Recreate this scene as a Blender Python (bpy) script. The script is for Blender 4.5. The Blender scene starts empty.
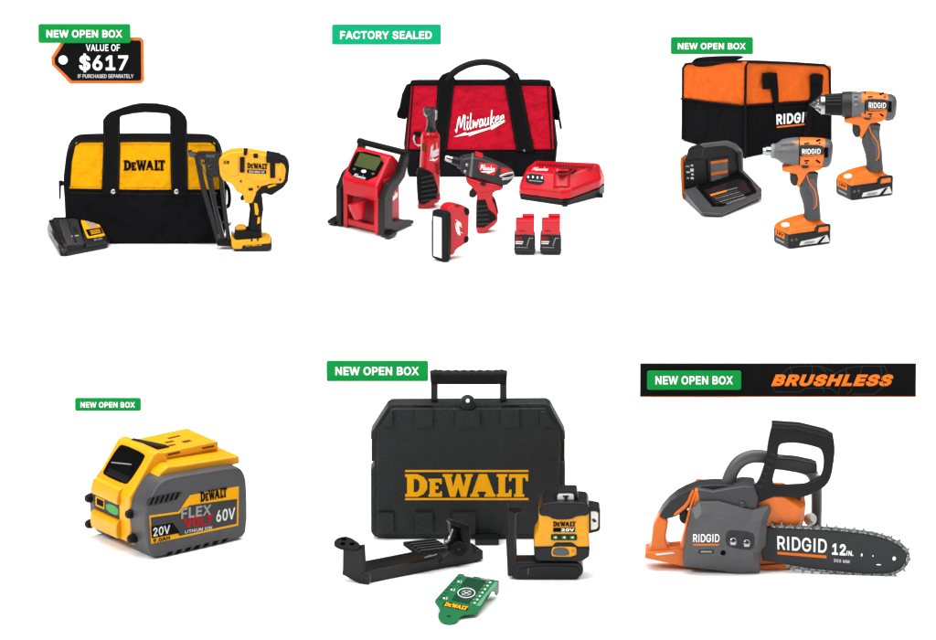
import bpy, bmesh, math, random
from mathutils import Vector, Matrix
from mathutils.geometry import delaunay_2d_cdt

# ------------------------------------------------------------------ camera, world, lamps, exposure
SC = bpy.context.scene
COL = SC.collection
PITCH = math.radians(17.0)
SP, CP = math.sin(PITCH), math.cos(PITCH)
DIST = 24.0                     # metres from the middle of the white sweep to the camera
PX = 0.002                      # metres per photo pixel in the middle of the frame
PW, PH = 936, 640
cam_d = bpy.data.cameras.new("camera")
cam = bpy.data.objects.new("camera", cam_d)
COL.objects.link(cam)
cam.location = (0, -DIST * CP, DIST * SP)
cam.rotation_euler = (math.pi / 2 - PITCH, 0, 0)
cam_d.sensor_width = 36.0
cam_d.lens = 36.0 * DIST / (PW * PX)
cam_d.clip_start = 0.5
cam_d.clip_end = 400.0
SC.camera = cam

W = bpy.data.worlds.new("World")
SC.world = W
W.use_nodes = True
bg = W.node_tree.nodes["Background"]
bg.inputs[0].default_value = (1.0, 1.0, 1.0, 1)
bg.inputs[1].default_value = 0.12


def area(name, loc, aim, size, power, col=(1, 1, 1), sy=None):
    d = bpy.data.lights.new(name, 'AREA')
    d.energy = power
    d.size = size
    if sy:
        d.shape = 'RECTANGLE'
        d.size_y = sy
    d.color = col
    o = bpy.data.objects.new(name, d)
    COL.objects.link(o)
    o.location = loc
    o.rotation_euler = (Vector(aim) - Vector(loc)).to_track_quat('-Z', 'Y').to_euler()
    return o


area("softbox_overhead", (0, -0.2, 5.2), (0, -0.2, 0), 8.0, 830, sy=6.5)
area("softbox_key", (-5.2, -5.5, 5.2), (0, 0, 0.1), 1.5, 390)
area("softbox_fill", (5.5, -6.5, 5.2), (0, 0, 0.1), 1.6, 60)
area("strip_left", (-5.2, -3.2, 3.2), (-0.4, 0, 0.1), 0.35, 70, sy=3.5)
area("strip_right", (5.4, -3.6, 3.4), (0.4, 0, 0.1), 0.35, 45, sy=3.5)
SC.view_settings.view_transform = 'Standard'
SC.view_settings.look = 'None'
SC.view_settings.gamma = 1.0
SC.view_settings.exposure = 0.0


# ------------------------------------------------------------------ materials
def lin(h):
    h = h.lstrip('#')
    out = []
    for i in (0, 2, 4):
        c = int(h[i:i + 2], 16) / 255
        out.append(c / 12.92 if c <= 0.04045 else ((c + 0.055) / 1.055) ** 2.4)
    return out


M = {}


def mat(name, hexcol, rough=0.5, spec=0.35, metal=0.0, grain=0.0, gscale=1.5, var=0.06, vscale=0.08,
        weave=0.0, wrinkle=0.0, coat=0.0, alb=0.69):
    m = bpy.data.materials.new(name)
    m.use_nodes = True
    nt = m.node_tree
    N, L = nt.nodes, nt.links
    p = N["Principled BSDF"]
    c = [x * alb for x in lin(hexcol)]
    tc = N.new("ShaderNodeTexCoord")
    nz = N.new("ShaderNodeTexNoise")
    nz.inputs["Scale"].default_value = vscale
    nz.inputs["Detail"].default_value = 5
    L.new(tc.outputs["Object"], nz.inputs["Vector"])
    rp = N.new("ShaderNodeValToRGB")
    rp.color_ramp.elements[0].position = 0.3
    rp.color_ramp.elements[1].position = 0.7
    rp.color_ramp.elements[0].color = [x * (1 - var) for x in c] + [1]
    rp.color_ramp.elements[1].color = [min(1, x * (1 + var)) for x in c] + [1]
    L.new(nz.outputs["Fac"], rp.inputs["Fac"])
    L.new(rp.outputs["Color"], p.inputs["Base Color"])
    p.inputs["Roughness"].default_value = rough
    p.inputs["Specular IOR Level"].default_value = spec
    p.inputs["Metallic"].default_value = metal
    if coat:
        p.inputs["Coat Weight"].default_value = coat
        p.inputs["Coat Roughness"].default_value = 0.15
    last = None

    def bump(src, strength, dist):
        nonlocal last
        b = N.new("ShaderNodeBump")
        b.inputs["Strength"].default_value = strength
        b.inputs["Distance"].default_value = dist
        L.new(src, b.inputs["Height"])
        if last is not None:
            L.new(last, b.inputs["Normal"])
        last = b.outputs["Normal"]

    if wrinkle:
        n2 = N.new("ShaderNodeTexNoise")
        n2.inputs["Scale"].default_value = 0.03
        n2.inputs["Detail"].default_value = 3
        n2.inputs["Distortion"].default_value = 0.15
        L.new(tc.outputs["Object"], n2.inputs["Vector"])
        bump(n2.outputs["Fac"], wrinkle, 0.05)
    if weave:
        w1 = N.new("ShaderNodeTexWave")
        w1.bands_direction = 'X'
        w2 = N.new("ShaderNodeTexWave")
        w2.bands_direction = 'Z'
        for w_ in (w1, w2):
            w_.inputs["Scale"].default_value = 0.35
            w_.inputs["Distortion"].default_value = 0.6
            L.new(tc.outputs["Object"], w_.inputs["Vector"])
        a = N.new("ShaderNodeMath")
        a.operation = 'MULTIPLY'
        L.new(w1.outputs["Fac"], a.inputs[0])
        L.new(w2.outputs["Fac"], a.inputs[1])
        bump(a.outputs[0], weave, 0.0012)
    if grain:
        n3 = N.new("ShaderNodeTexNoise")
        n3.inputs["Scale"].default_value = gscale
        n3.inputs["Detail"].default_value = 2
        L.new(tc.outputs["Object"], n3.inputs["Vector"])
        bump(n3.outputs["Fac"], grain, 0.002)
    if last is not None:
        L.new(last, p.inputs["Normal"])
    M[name] = m
    return m


mat("white_sweep", "f2f2f2", 0.9, 0.0, var=0.004, alb=1.0)
mat("black_cloth", "131315", 0.9, 0.05, weave=0.6, wrinkle=0.8, var=0.16)
mat("black_webbing", "131314", 0.85, 0.06, weave=0.7, var=0.12)
mat("black_piping", "101011", 0.6, 0.08)
mat("yellow_cloth", "fbae0a", 0.85, 0.05, weave=0.5, wrinkle=0.7, var=0.05)
mat("red_cloth", "c7142d", 0.85, 0.05, weave=0.5, wrinkle=0.8, var=0.07)
mat("orange_cloth", "fb7128", 0.85, 0.05, weave=0.5, wrinkle=0.7, var=0.05)
mat("yellow_plastic", "fbad0c", 0.33, 0.3, grain=0.12)
mat("yellow_print", "fdb20e", 0.6, 0.06)
mat("black_plastic", "1a1a1c", 0.3, 0.2, grain=0.2, var=0.12)
mat("case_plastic", "1f2122", 0.45, 0.24, grain=1.0, gscale=0.5, var=0.16)
mat("black_rubber", "161617", 0.5, 0.1, grain=0.4)
mat("gloss_black", "0b0b0c", 0.12, 0.2)
mat("dark_recess", "070708", 0.7, 0.04)
mat("grey_plastic", "58585a", 0.34, 0.3, grain=0.2, var=0.08)
mat("dark_grey_plastic", "474749", 0.36, 0.26, grain=0.25, var=0.1)
mat("mid_grey_plastic", "68686a", 0.34, 0.3, grain=0.2, var=0.06)
mat("light_grey_plastic", "8f9191", 0.3, 0.2, grain=0.2)
mat("charcoal_plastic", "303032", 0.32, 0.22, grain=0.25, var=0.1)
mat("red_plastic", "cf1222", 0.28, 0.34, grain=0.1)
mat("dark_red_plastic", "860a15", 0.4, 0.15)
mat("orange_plastic", "f67a1f", 0.3, 0.32, grain=0.1)
mat("orange_print", "f97f26", 0.6, 0.06)
mat("steel", "b4b6b7", 0.22, 0.5, metal=1.0, var=0.12, alb=0.8)
mat("dark_steel", "55575a", 0.3, 0.5, metal=1.0, var=0.2, vscale=0.3)
mat("chain_steel", "8e9092", 0.36, 0.5, metal=1.0, var=0.45, vscale=0.6, grain=0.6)
mat("bar_paint", "3d3e40", 0.45, 0.1, var=0.06)
mat("white_print", "f4f4f4", 0.6, 0.06, alb=1.0)
mat("silver_print", "c9c9c9", 0.6, 0.06, alb=1.0)
mat("grey_print", "a2a2a2", 0.6, 0.06)
mat("black_print", "0a0a0a", 0.6, 0.05)
mat("red_print", "c8141f", 0.6, 0.05)
mat("line_print", "3a3a3a", 0.7, 0.04)
mat("badge_green", "109542", 0.6, 0.03, var=0.01)
mat("badge_teal", "0cab76", 0.6, 0.03, var=0.01)
mat("tag_black", "0d0c0c", 0.6, 0.05)
mat("tag_orange", "e27733", 0.6, 0.06)
mat("lcd_glass", "47532b", 0.25, 0.2)
mat("led_panel", "efefe9", 0.35, 0.1, alb=0.85)
mat("card_green", "0a6c3a", 0.3, 0.15)
mat("card_dark_green", "053d26", 0.4, 0.08)
mat("card_pale_green", "5d9a78", 0.4, 0.1)
mat("green_light", "2fa03a", 0.2, 0.3)
mat("glass_white", "e6e9e6", 0.12, 0.3, alb=1.0)
mat("slot_shade_yellow", "b97a0a", 0.5, 0.1)  # yellow plastic darkened for the shade inside the contact plate slot
mat("battery_grey", "4e4e50", 0.36, 0.24, grain=0.3, gscale=1.0, var=0.08)
mat("brown_label_and_shade", "6b3f16", 0.5, 0.1)


# ------------------------------------------------------------------ helpers
def floor_point(u, v):
    """the point of the white sweep seen at photo pixel (u, v), and metres per pixel there"""
    x = (u - PW / 2) * PX
    y = (PH / 2 - v) * PX
    d = Vector((x, DIST * CP + y * SP, -DIST * SP + y * CP))
    t = cam.location.z / -d.z
    p = cam.location + d * t
    return Vector((p.x, p.y, 0)), PX * t


def chaikin(pts, n):
    for _ in range(n):
        out = []
        for i, p in enumerate(pts):
            q = pts[(i + 1) % len(pts)]
            out.append(tuple(a * .75 + b * .25 for a, b in zip(p, q)))
            out.append(tuple(a * .25 + b * .75 for a, b in zip(p, q)))
        pts = out
    return pts


def rrect(u0, v0, u1, v1, r=0, n=4):
    if r <= 0:
        return [(u0, v0), (u1, v0), (u1, v1), (u0, v1)]
    out = []
    for cx, cy, a0 in ((u1 - r, v0 + r, -90), (u1 - r, v1 - r, 0), (u0 + r, v1 - r, 90), (u0 + r, v0 + r, 180)):
        for i in range(n + 1):
            a = math.radians(a0 + 90 * i / n)
            out.append((cx + r * math.cos(a), cy + r * math.sin(a)))
    return out


def circ(u, v, ru, rv=None, n=20):
    rv = ru if rv is None else rv
    return [(u + ru * math.cos(2 * math.pi * i / n), v + rv * math.sin(2 * math.pi * i / n)) for i in range(n)]


def plane(a, b, c):
    """depth as a function of the pixel, for the plane through three (u, v, d) points"""
    m = Matrix(((a[0], a[1], 1), (b[0], b[1], 1), (c[0], c[1], 1)))
    k = m.inverted() @ Vector((a[2], b[2], c[2]))
    return lambda u, v: k[0] * u + k[1] * v + k[2]


# a plain upright sans: advance and outline of each letter, 300 units to the em
GLYPHS = {
    'A': [144,[[[5,0],[60,153],[83,153],[139,0],[119,0],[86,91],[79,112],[70,143],[74,143],[64,111],[57,91],[26,0]],[[33,43],[33,60],[111,60],[111,43]]]],
    'B': [137,[[[18,0],[18,153],[72,153],[82,152],[91,150],[99,147],[105,143],[110,138],[114,133],[117,126],[119,119],[119,112],[119,106],[118,101],[116,96],[113,92],[110,89],[107,86],[103,83],[99,82],[94,80],[94,79],[99,78],[104,76],[109,74],[113,70],[117,66],[121,61],[123,55],[125,48],[125,41],[125,33],[123,26],[120,20],[116,14],[110,9],[103,5],[95,2],[85,1],[74,0]],[[37,17],[73,17],[84,18],[93,20],[99,24],[103,29],[106,35],[107,41],[106,46],[105,51],[103,55],[100,59],[96,63],[92,65],[87,68],[81,69],[74,69],[37,69]],[[37,86],[71,86],[77,86],[82,87],[86,89],[91,91],[94,94],[97,98],[99,102],[100,107],[101,112],[100,118],[98,124],[94,129],[88,132],[81,135],[72,136],[37,136]]]],
    'C': [153,[[[80,-2],[68,-1],[56,2],[45,7],[36,15],[27,24],[21,35],[16,47],[13,61],[12,76],[13,92],[16,105],[21,118],[27,129],[36,138],[45,145],[56,150],[68,154],[80,155],[88,154],[95,153],[102,151],[109,149],[115,145],[121,141],[126,137],[130,131],[134,126],[138,119],[140,112],[142,104],[122,104],[121,110],[119,114],[117,118],[114,122],[111,126],[107,128],[103,131],[99,133],[95,135],[90,136],[85,137],[80,137],[71,136],[63,134],[55,130],[48,124],[42,117],[37,109],[34,99],[32,89],[31,76],[32,64],[34,53],[38,43],[42,35],[48,28],[55,23],[63,19],[71,17],[80,16],[85,16],[90,17],[95,18],[99,20],[103,22],[107,24],[111,27],[114,30],[117,34],[119,39],[121,43],[122,48],[142,48],[140,41],[138,34],[134,27],[130,21],[126,16],[121,11],[115,7],[109,4],[102,1],[95,-1],[88,-2]]]],
    'D': [151,[[[66,0],[29,0],[29,17],[64,17],[76,18],[86,20],[95,24],[103,30],[109,36],[114,45],[117,54],[119,65],[120,77],[119,88],[117,99],[114,108],[109,116],[103,123],[96,128],[87,132],[77,135],[66,136],[28,136],[28,153],[68,153],[82,152],[94,149],[106,143],[115,137],[124,128],[130,117],[135,105],[138,92],[138,77],[138,61],[135,48],[130,36],[123,25],[115,16],[105,9],[94,4],[80,1]],[[37,153],[37,0],[18,0],[18,153]]]],
    'E': [126,[[[18,0],[18,153],[112,153],[112,136],[37,136],[37,86],[107,86],[107,69],[37,69],[37,17],[113,17],[113,0]]]],
    'F': [123,[[[18,0],[18,153],[111,153],[111,136],[37,136],[37,83],[104,83],[104,66],[37,66],[37,0]]]],
    'G': [156,[[[81,-2],[68,-1],[56,2],[45,8],[35,15],[27,24],[21,35],[16,47],[13,61],[12,76],[13,92],[16,105],[21,118],[27,129],[35,138],[45,145],[55,150],[67,154],[79,155],[87,154],[95,153],[102,151],[109,148],[115,145],[121,141],[126,136],[131,131],[135,125],[138,119],[141,112],[142,105],[122,105],[121,109],[119,114],[116,118],[113,122],[110,125],[107,128],[103,131],[99,133],[95,135],[90,136],[85,136],[80,137],[71,136],[63,134],[55,130],[48,124],[42,117],[37,109],[34,100],[32,89],[31,76],[32,64],[34,53],[38,43],[42,35],[48,28],[55,23],[63,19],[72,17],[81,16],[89,16],[96,18],[103,21],[110,26],[115,31],[119,37],[122,44],[124,52],[124,61],[130,60],[85,60],[85,77],[143,77],[143,60],[142,48],[140,37],[135,27],[129,19],[122,11],[113,6],[103,1],[92,-1]]]],
    'H': [155,[[[18,0],[18,153],[37,153],[37,87],[118,87],[118,153],[137,153],[137,0],[118,0],[118,70],[37,70],[37,0]]]],
    'I': [76,[[[28,0],[28,153],[48,153],[48,0]]]],
    'K': [140,[[[31,44],[31,65],[42,78],[52,91],[64,103],[109,153],[134,153],[69,83],[68,83]],[[18,0],[18,153],[37,153],[37,100],[37,67],[37,58],[37,0]],[[112,0],[56,78],[68,93],[135,0]]]],
    'L': [118,[[[18,0],[18,153],[37,153],[37,17],[108,17],[108,0]]]],
    'M': [188,[[[18,0],[18,153],[45,153],[83,56],[86,48],[90,37],[93,25],[96,15],[92,15],[95,25],[99,36],[103,47],[106,56],[143,153],[170,153],[170,0],[151,0],[151,87],[151,98],[152,111],[152,124],[152,137],[154,137],[149,123],[145,109],[140,97],[137,87],[103,0],[86,0],[51,87],[48,96],[43,108],[39,122],[34,137],[36,137],[36,125],[36,111],[36,99],[37,87],[37,0]]]],
    'N': [157,[[[18,0],[18,153],[41,153],[103,55],[109,45],[116,32],[124,16],[121,16],[120,32],[120,47],[120,58],[120,153],[139,153],[139,0],[116,0],[61,87],[53,99],[44,114],[32,136],[36,136],[37,115],[37,98],[37,87],[37,0]]]],
    'O': [160,[[[80,-2],[67,-1],[56,2],[45,7],[36,15],[28,24],[21,35],[16,47],[13,61],[12,76],[13,92],[16,105],[21,118],[28,129],[36,138],[45,145],[56,150],[67,154],[80,155],[93,154],[104,150],[115,145],[125,138],[133,129],[139,118],[144,105],[147,92],[148,76],[147,61],[144,47],[139,35],[133,24],[125,15],[115,7],[104,2],[93,-1]],[[80,16],[89,17],[97,19],[105,23],[112,28],[118,35],[122,43],[126,53],[128,64],[129,76],[128,89],[126,100],[122,109],[118,118],[112,124],[105,130],[97,134],[89,136],[80,137],[71,136],[63,134],[55,130],[48,124],[42,118],[38,109],[34,100],[32,89],[31,76],[32,64],[34,53],[38,43],[42,35],[48,28],[55,23],[63,19],[71,17]]]],
    'P': [133,[[[18,0],[18,153],[71,153],[82,152],[91,150],[100,146],[107,141],[112,136],[117,129],[120,121],[122,113],[123,104],[122,95],[120,87],[117,80],[112,73],[107,67],[100,62],[91,59],[82,56],[71,56],[33,56],[33,73],[70,73],[77,73],[84,75],[89,77],[94,80],[97,84],[100,88],[102,93],[103,98],[103,104],[103,110],[102,116],[100,120],[97,125],[94,129],[89,132],[84,134],[77,135],[70,136],[37,136],[37,0]]]],
    'R': [135,[[[18,0],[18,153],[71,153],[82,152],[92,150],[100,147],[107,142],[113,136],[117,130],[120,123],[122,114],[123,106],[122,97],[120,89],[117,81],[113,75],[107,70],[100,65],[91,62],[82,60],[71,59],[29,59],[29,77],[70,77],[77,77],[84,78],[89,80],[94,83],[97,86],[100,90],[102,95],[103,100],[104,106],[103,111],[102,117],[100,121],[97,126],[94,129],[89,132],[84,134],[77,135],[70,136],[37,136],[37,0]],[[106,0],[69,69],[91,69],[128,0]]]],
    'S': [134,[[[67,-3],[57,-2],[47,0],[38,3],[31,7],[24,12],[19,18],[15,25],[13,33],[11,41],[31,41],[32,35],[34,31],[37,26],[41,23],[45,20],[50,18],[55,16],[61,15],[67,15],[74,15],[80,16],[86,18],[91,21],[95,24],[99,28],[102,32],[103,37],[104,42],[103,46],[102,50],[100,54],[97,57],[93,59],[89,61],[73,67],[55,72],[43,76],[34,81],[26,87],[20,94],[17,102],[16,112],[16,120],[19,128],[22,134],[28,140],[34,145],[41,149],[50,152],[58,154],[68,155],[78,154],[87,152],[95,149],[102,145],[108,140],[113,135],[117,128],[119,121],[120,113],[101,113],[99,120],[96,126],[91,131],[84,135],[76,137],[67,138],[61,137],[55,136],[50,134],[46,132],[42,129],[39,125],[36,122],[35,117],[35,113],[35,108],[37,104],[39,100],[43,97],[47,95],[51,92],[64,88],[79,84],[93,79],[98,77],[103,74],[108,71],[112,68],[115,64],[118,59],[121,54],[122,48],[122,42],[122,34],[120,26],[116,19],[111,13],[105,8],[97,3],[88,0],[78,-2]]]],
    'T': [135,[[[10,136],[10,153],[125,153],[125,136],[77,136],[77,0],[58,0],[58,136]]]],
    'U': [155,[[[78,-2],[66,-2],[56,1],[46,5],[38,10],[31,16],[25,24],[21,33],[19,42],[18,52],[18,153],[37,153],[37,53],[38,46],[39,40],[42,34],[46,29],[51,24],[56,20],[63,18],[70,16],[78,15],[86,16],[93,18],[99,20],[105,24],[109,29],[113,34],[116,40],[117,46],[118,53],[118,153],[137,153],[137,52],[136,42],[134,33],[130,24],[124,16],[117,10],[109,5],[100,1],[89,-2]]]],
    'V': [144,[[[61,0],[5,153],[25,153],[58,62],[65,41],[74,9],[70,9],[80,41],[87,62],[118,153],[139,153],[83,0]]]],
    'X': [142,[[[5,0],[65,85],[65,71],[9,153],[31,153],[53,120],[61,108],[67,99],[73,88],[70,88],[76,99],[82,108],[90,120],[112,153],[134,153],[78,72],[78,86],[137,0],[115,0],[88,39],[81,50],[75,59],[69,69],[73,69],[68,59],[62,50],[54,39],[27,0]]]],
    'W': [206,[[[47,0],[5,153],[25,153],[49,59],[53,44],[56,28],[59,12],[57,12],[60,28],[63,44],[67,59],[92,153],[114,153],[138,59],[142,44],[146,28],[149,12],[146,12],[150,28],[153,44],[157,59],[181,153],[201,153],[159,0],[137,0],[110,97],[105,117],[101,142],[105,142],[100,118],[95,97],[69,0]]]],
    'Y': [142,[[[61,0],[61,62],[5,153],[27,153],[58,103],[67,88],[75,69],[67,69],[75,88],[84,103],[114,153],[137,153],[80,62],[80,0]]]],
    '0': [136,[[[68,-2],[57,-1],[48,2],[39,7],[32,14],[25,23],[21,34],[17,46],[15,61],[14,76],[15,92],[17,106],[21,118],[26,129],[32,138],[39,145],[48,151],[57,154],[68,155],[79,154],[88,151],[97,145],[104,138],[110,129],[115,118],[119,106],[121,92],[122,76],[121,61],[119,46],[115,34],[110,23],[104,14],[97,7],[88,2],[79,-1]],[[68,15],[75,16],[81,18],[87,22],[92,28],[96,35],[99,43],[101,53],[103,64],[103,76],[103,89],[101,100],[99,109],[96,118],[92,125],[87,131],[81,135],[75,137],[68,138],[61,137],[55,135],[49,131],[44,125],[40,118],[37,109],[35,100],[33,89],[33,76],[33,64],[35,53],[37,43],[40,35],[44,28],[49,22],[55,18],[61,16]]]],
    '1': [136,[[[23,0],[23,16],[117,16],[117,0]],[[83,153],[83,0],[64,0],[64,134],[63,134],[26,107],[26,128],[60,153]]]],
    '2': [136,[[[19,0],[19,14],[70,69],[85,85],[88,89],[91,94],[93,98],[95,102],[96,107],[96,111],[96,117],[94,121],[92,126],[89,129],[86,132],[82,135],[77,136],[72,138],[67,138],[61,137],[56,136],[52,134],[48,131],[44,128],[42,124],[40,119],[38,114],[38,109],[20,109],[20,117],[22,125],[26,133],[31,139],[36,145],[43,149],[50,152],[59,154],[67,155],[76,154],[84,152],[92,149],[98,145],[104,140],[108,134],[112,127],[114,120],[114,112],[114,106],[113,101],[111,95],[109,90],[105,84],[101,78],[95,71],[88,63],[80,54],[46,18],[46,17],[117,17],[117,0]]]],
    '3': [136,[[[65,-2],[56,-1],[48,0],[40,3],[33,7],[26,11],[21,17],[17,24],[14,31],[13,40],[33,40],[34,35],[35,30],[38,26],[41,23],[45,20],[50,18],[55,16],[60,15],[66,15],[72,15],[77,16],[83,18],[87,21],[91,24],[94,28],[97,32],[98,38],[99,43],[98,49],[97,54],[95,59],[92,63],[88,67],[82,70],[76,72],[69,74],[60,74],[47,74],[47,90],[86,134],[86,136],[21,136],[21,153],[112,153],[112,138],[63,83],[63,87],[74,87],[84,86],[92,83],[100,78],[106,73],[111,67],[115,60],[117,52],[118,43],[117,35],[115,27],[111,20],[106,13],[100,8],[93,4],[84,1],[75,-1]]]],
    '4': [136,[[[12,32],[12,48],[74,153],[93,153],[33,50],[33,49],[124,49],[124,32]],[[84,0],[84,36],[84,44],[84,95],[103,95],[103,0]]]],
    '5': [136,[[[66,-2],[58,-1],[49,0],[42,3],[35,7],[30,12],[25,18],[21,25],[19,32],[18,39],[37,39],[37,35],[39,30],[41,27],[44,23],[48,20],[52,18],[56,16],[61,15],[66,15],[72,15],[78,17],[83,19],[87,23],[91,27],[94,31],[97,37],[98,42],[98,49],[98,55],[96,61],[94,66],[91,71],[87,75],[82,79],[77,81],[72,83],[65,83],[60,83],[55,82],[50,81],[46,79],[42,76],[38,74],[20,76],[29,153],[110,153],[110,136],[45,136],[40,90],[41,90],[44,93],[49,96],[53,97],[58,99],[63,100],[69,100],[76,100],[82,98],[88,96],[94,93],[99,90],[103,86],[108,81],[111,75],[114,69],[116,63],[117,56],[117,49],[117,39],[114,31],[111,23],[106,16],[100,10],[93,5],[85,1],[76,-1]]]],
    '6': [136,[[[68,-2],[59,-1],[50,1],[43,4],[36,9],[30,15],[25,22],[22,30],[20,39],[19,49],[20,56],[21,64],[24,72],[28,80],[34,91],[41,102],[76,153],[97,153],[45,78],[44,78],[50,86],[59,92],[62,93],[66,94],[70,94],[79,94],[87,92],[95,88],[101,84],[107,78],[111,72],[114,64],[116,56],[117,47],[116,38],[114,30],[110,22],[106,15],[100,9],[93,4],[85,1],[77,-1]],[[68,15],[74,15],[79,16],[84,19],[88,22],[91,26],[94,30],[96,36],[98,41],[98,47],[98,53],[96,59],[94,64],[91,69],[88,72],[84,75],[79,78],[74,79],[68,80],[62,79],[57,78],[52,75],[48,72],[44,69],[41,64],[39,59],[38,54],[37,48],[38,41],[39,36],[41,30],[44,26],[48,22],[52,19],[57,16],[62,15]]]],
    '7': [136,[[[29,0],[97,134],[97,136],[19,136],[19,153],[117,153],[117,135],[49,0]]]],
    '8': [136,[[[68,-2],[58,-1],[49,0],[41,3],[33,8],[27,13],[22,19],[19,25],[16,33],[16,41],[16,47],[17,53],[20,59],[22,64],[26,68],[30,72],[35,76],[40,78],[46,79],[46,80],[39,83],[33,87],[28,92],[24,99],[22,106],[21,114],[22,122],[24,129],[27,135],[32,141],[37,145],[44,149],[51,152],[59,154],[68,155],[77,154],[84,152],[92,149],[98,145],[104,141],[108,135],[112,129],[114,122],[115,114],[114,106],[112,99],[108,92],[103,87],[97,83],[90,80],[90,79],[96,78],[101,76],[105,72],[110,68],[113,64],[116,59],[118,53],[120,47],[120,41],[120,33],[117,25],[114,19],[109,13],[102,8],[95,3],[87,0],[78,-1]],[[68,15],[74,15],[80,16],[85,18],[90,21],[94,24],[97,27],[99,32],[101,36],[101,42],[101,47],[99,52],[97,57],[93,61],[90,64],[85,67],[80,69],[74,70],[68,71],[62,70],[56,69],[51,67],[46,64],[42,61],[39,57],[37,52],[35,47],[35,42],[35,36],[36,32],[39,27],[42,24],[46,21],[50,18],[55,16],[61,15]],[[68,87],[73,87],[78,88],[82,90],[86,93],[89,96],[92,99],[94,103],[95,108],[96,113],[95,118],[94,122],[92,126],[90,130],[86,132],[83,135],[78,137],[73,138],[68,138],[63,138],[58,137],[53,135],[49,132],[46,130],[43,126],[41,122],[40,118],[40,113],[40,108],[41,103],[43,99],[46,96],[49,93],[53,90],[58,88],[63,87]]]],
    '9': [136,[[[68,155],[77,154],[85,152],[93,148],[100,143],[106,137],[110,130],[114,122],[116,114],[117,104],[116,97],[114,89],[112,81],[108,72],[102,62],[95,50],[60,0],[39,0],[90,74],[92,74],[86,66],[77,61],[73,59],[69,59],[65,58],[57,59],[48,61],[41,64],[35,69],[29,74],[25,81],[22,88],[20,96],[19,105],[20,115],[22,123],[25,131],[30,138],[36,144],[43,148],[50,152],[59,154]],[[68,138],[62,138],[57,136],[52,134],[48,131],[44,127],[41,122],[39,117],[38,111],[38,105],[38,99],[39,94],[41,89],[44,84],[48,80],[52,77],[57,75],[62,73],[68,73],[74,73],[79,75],[84,77],[88,80],[91,84],[94,88],[96,94],[98,99],[98,105],[98,111],[96,117],[94,122],[91,127],[88,131],[84,134],[79,136],[74,138]]]],
    '$': [134,[[[61,-22],[61,175],[73,175],[73,-22]],[[67,-3],[57,-2],[47,0],[38,3],[31,7],[24,12],[19,18],[15,25],[13,33],[11,41],[31,41],[32,35],[34,31],[37,26],[41,23],[45,20],[50,18],[55,16],[61,15],[67,15],[74,15],[80,16],[86,18],[91,21],[95,24],[99,28],[102,32],[103,37],[104,42],[103,46],[102,50],[100,54],[97,57],[93,59],[89,61],[73,67],[55,72],[43,76],[34,81],[26,87],[20,94],[17,102],[16,112],[16,120],[19,128],[22,134],[28,140],[34,145],[41,149],[50,152],[58,154],[68,155],[78,154],[87,152],[95,149],[102,145],[108,140],[113,135],[117,128],[119,121],[120,113],[101,113],[99,120],[96,126],[91,131],[84,135],[76,137],[67,138],[61,137],[55,136],[50,134],[46,132],[42,129],[39,125],[36,122],[35,117],[35,113],[35,108],[37,104],[39,100],[43,97],[47,95],[51,92],[64,88],[79,84],[93,79],[98,77],[103,74],[108,71],[112,68],[115,64],[118,59],[121,54],[122,48],[122,42],[122,34],[120,26],[116,19],[111,13],[105,8],[97,3],[88,0],[78,-2]]]],
    '.': [56,[[[29,-1],[25,-1],[22,0],[19,3],[17,6],[15,9],[15,12],[15,16],[17,19],[19,22],[22,24],[25,26],[29,26],[32,26],[35,24],[38,22],[41,19],[42,16],[42,12],[42,9],[41,6],[38,3],[35,0],[32,-1]]]],
    ' ': [56,[]],
}
LOGO_D = [
    [(0, 0), (10, 0), (15, 2.5), (18, 7), (18, 13), (15, 17.5), (10, 20), (0, 20), (0, 17.6), (1.6, 17), (1.6, 3), (0, 2.4)],
    [(7, 16), (10, 15.4), (11.6, 13), (11.6, 7), (10, 4.6), (7, 4)],
    [(19, 0), (30, 0), (30, 5), (28.6, 5), (27.8, 3.2), (24.6, 3.2), (24.6, 6.6), (27, 6.6), (27, 9.6), (24.6, 9.6),
     (24.6, 12.8), (27.6, 12.8), (28.4, 11.2), (29.8, 11.2), (29.8, 16), (19, 16), (19, 14), (20, 13.6), (20, 2.4), (19, 2)],
    [(30.5, 20), (30.5, 17.8), (32, 17.5), (36.5, 0), (41, 0), (43.2, 8.5), (45.4, 0), (49.8, 0), (54, 17.5), (55, 17.8),
     (55, 20), (48.5, 20), (48.5, 17.8), (49.6, 17.5), (47.6, 8.5), (45, 20), (41.8, 20), (39, 8.5), (37.4, 17.5),
     (38.5, 17.8), (38.5, 20)],
    [(53, 0), (53, 2.2), (54.3, 2.6), (60, 20), (66.5, 20), (72.4, 2.6), (73.5, 2.2), (73.5, 0), (64.5, 0), (64.5, 2.2),
     (66, 2.6), (65.4, 4.6), (59.2, 4.6), (58.6, 2.6), (60, 2.2), (60, 0)],
    [(62.4, 14.5), (64.5, 7.4), (60.2, 7.4)],
    [(74.5, 0), (86.5, 0), (86.5, 6.5), (85, 6.5), (84, 3.4), (81.4, 3.4), (81.4, 17.4), (83, 17.8), (83, 20), (74.5, 20),
     (74.5, 17.8), (76, 17.4), (76, 2.6), (74.5, 2.2)],
    [(88.5, 0), (97, 0), (97, 2.2), (95.4, 2.6), (95.4, 16.8), (97.6, 16.8), (98.4, 13.8), (100, 13.8), (100, 20), (84.5, 20),
     (84.5, 13.8), (86, 13.8), (87, 16.8), (90, 16.8), (90, 2.6), (88.5, 2.2)],
]
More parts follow.
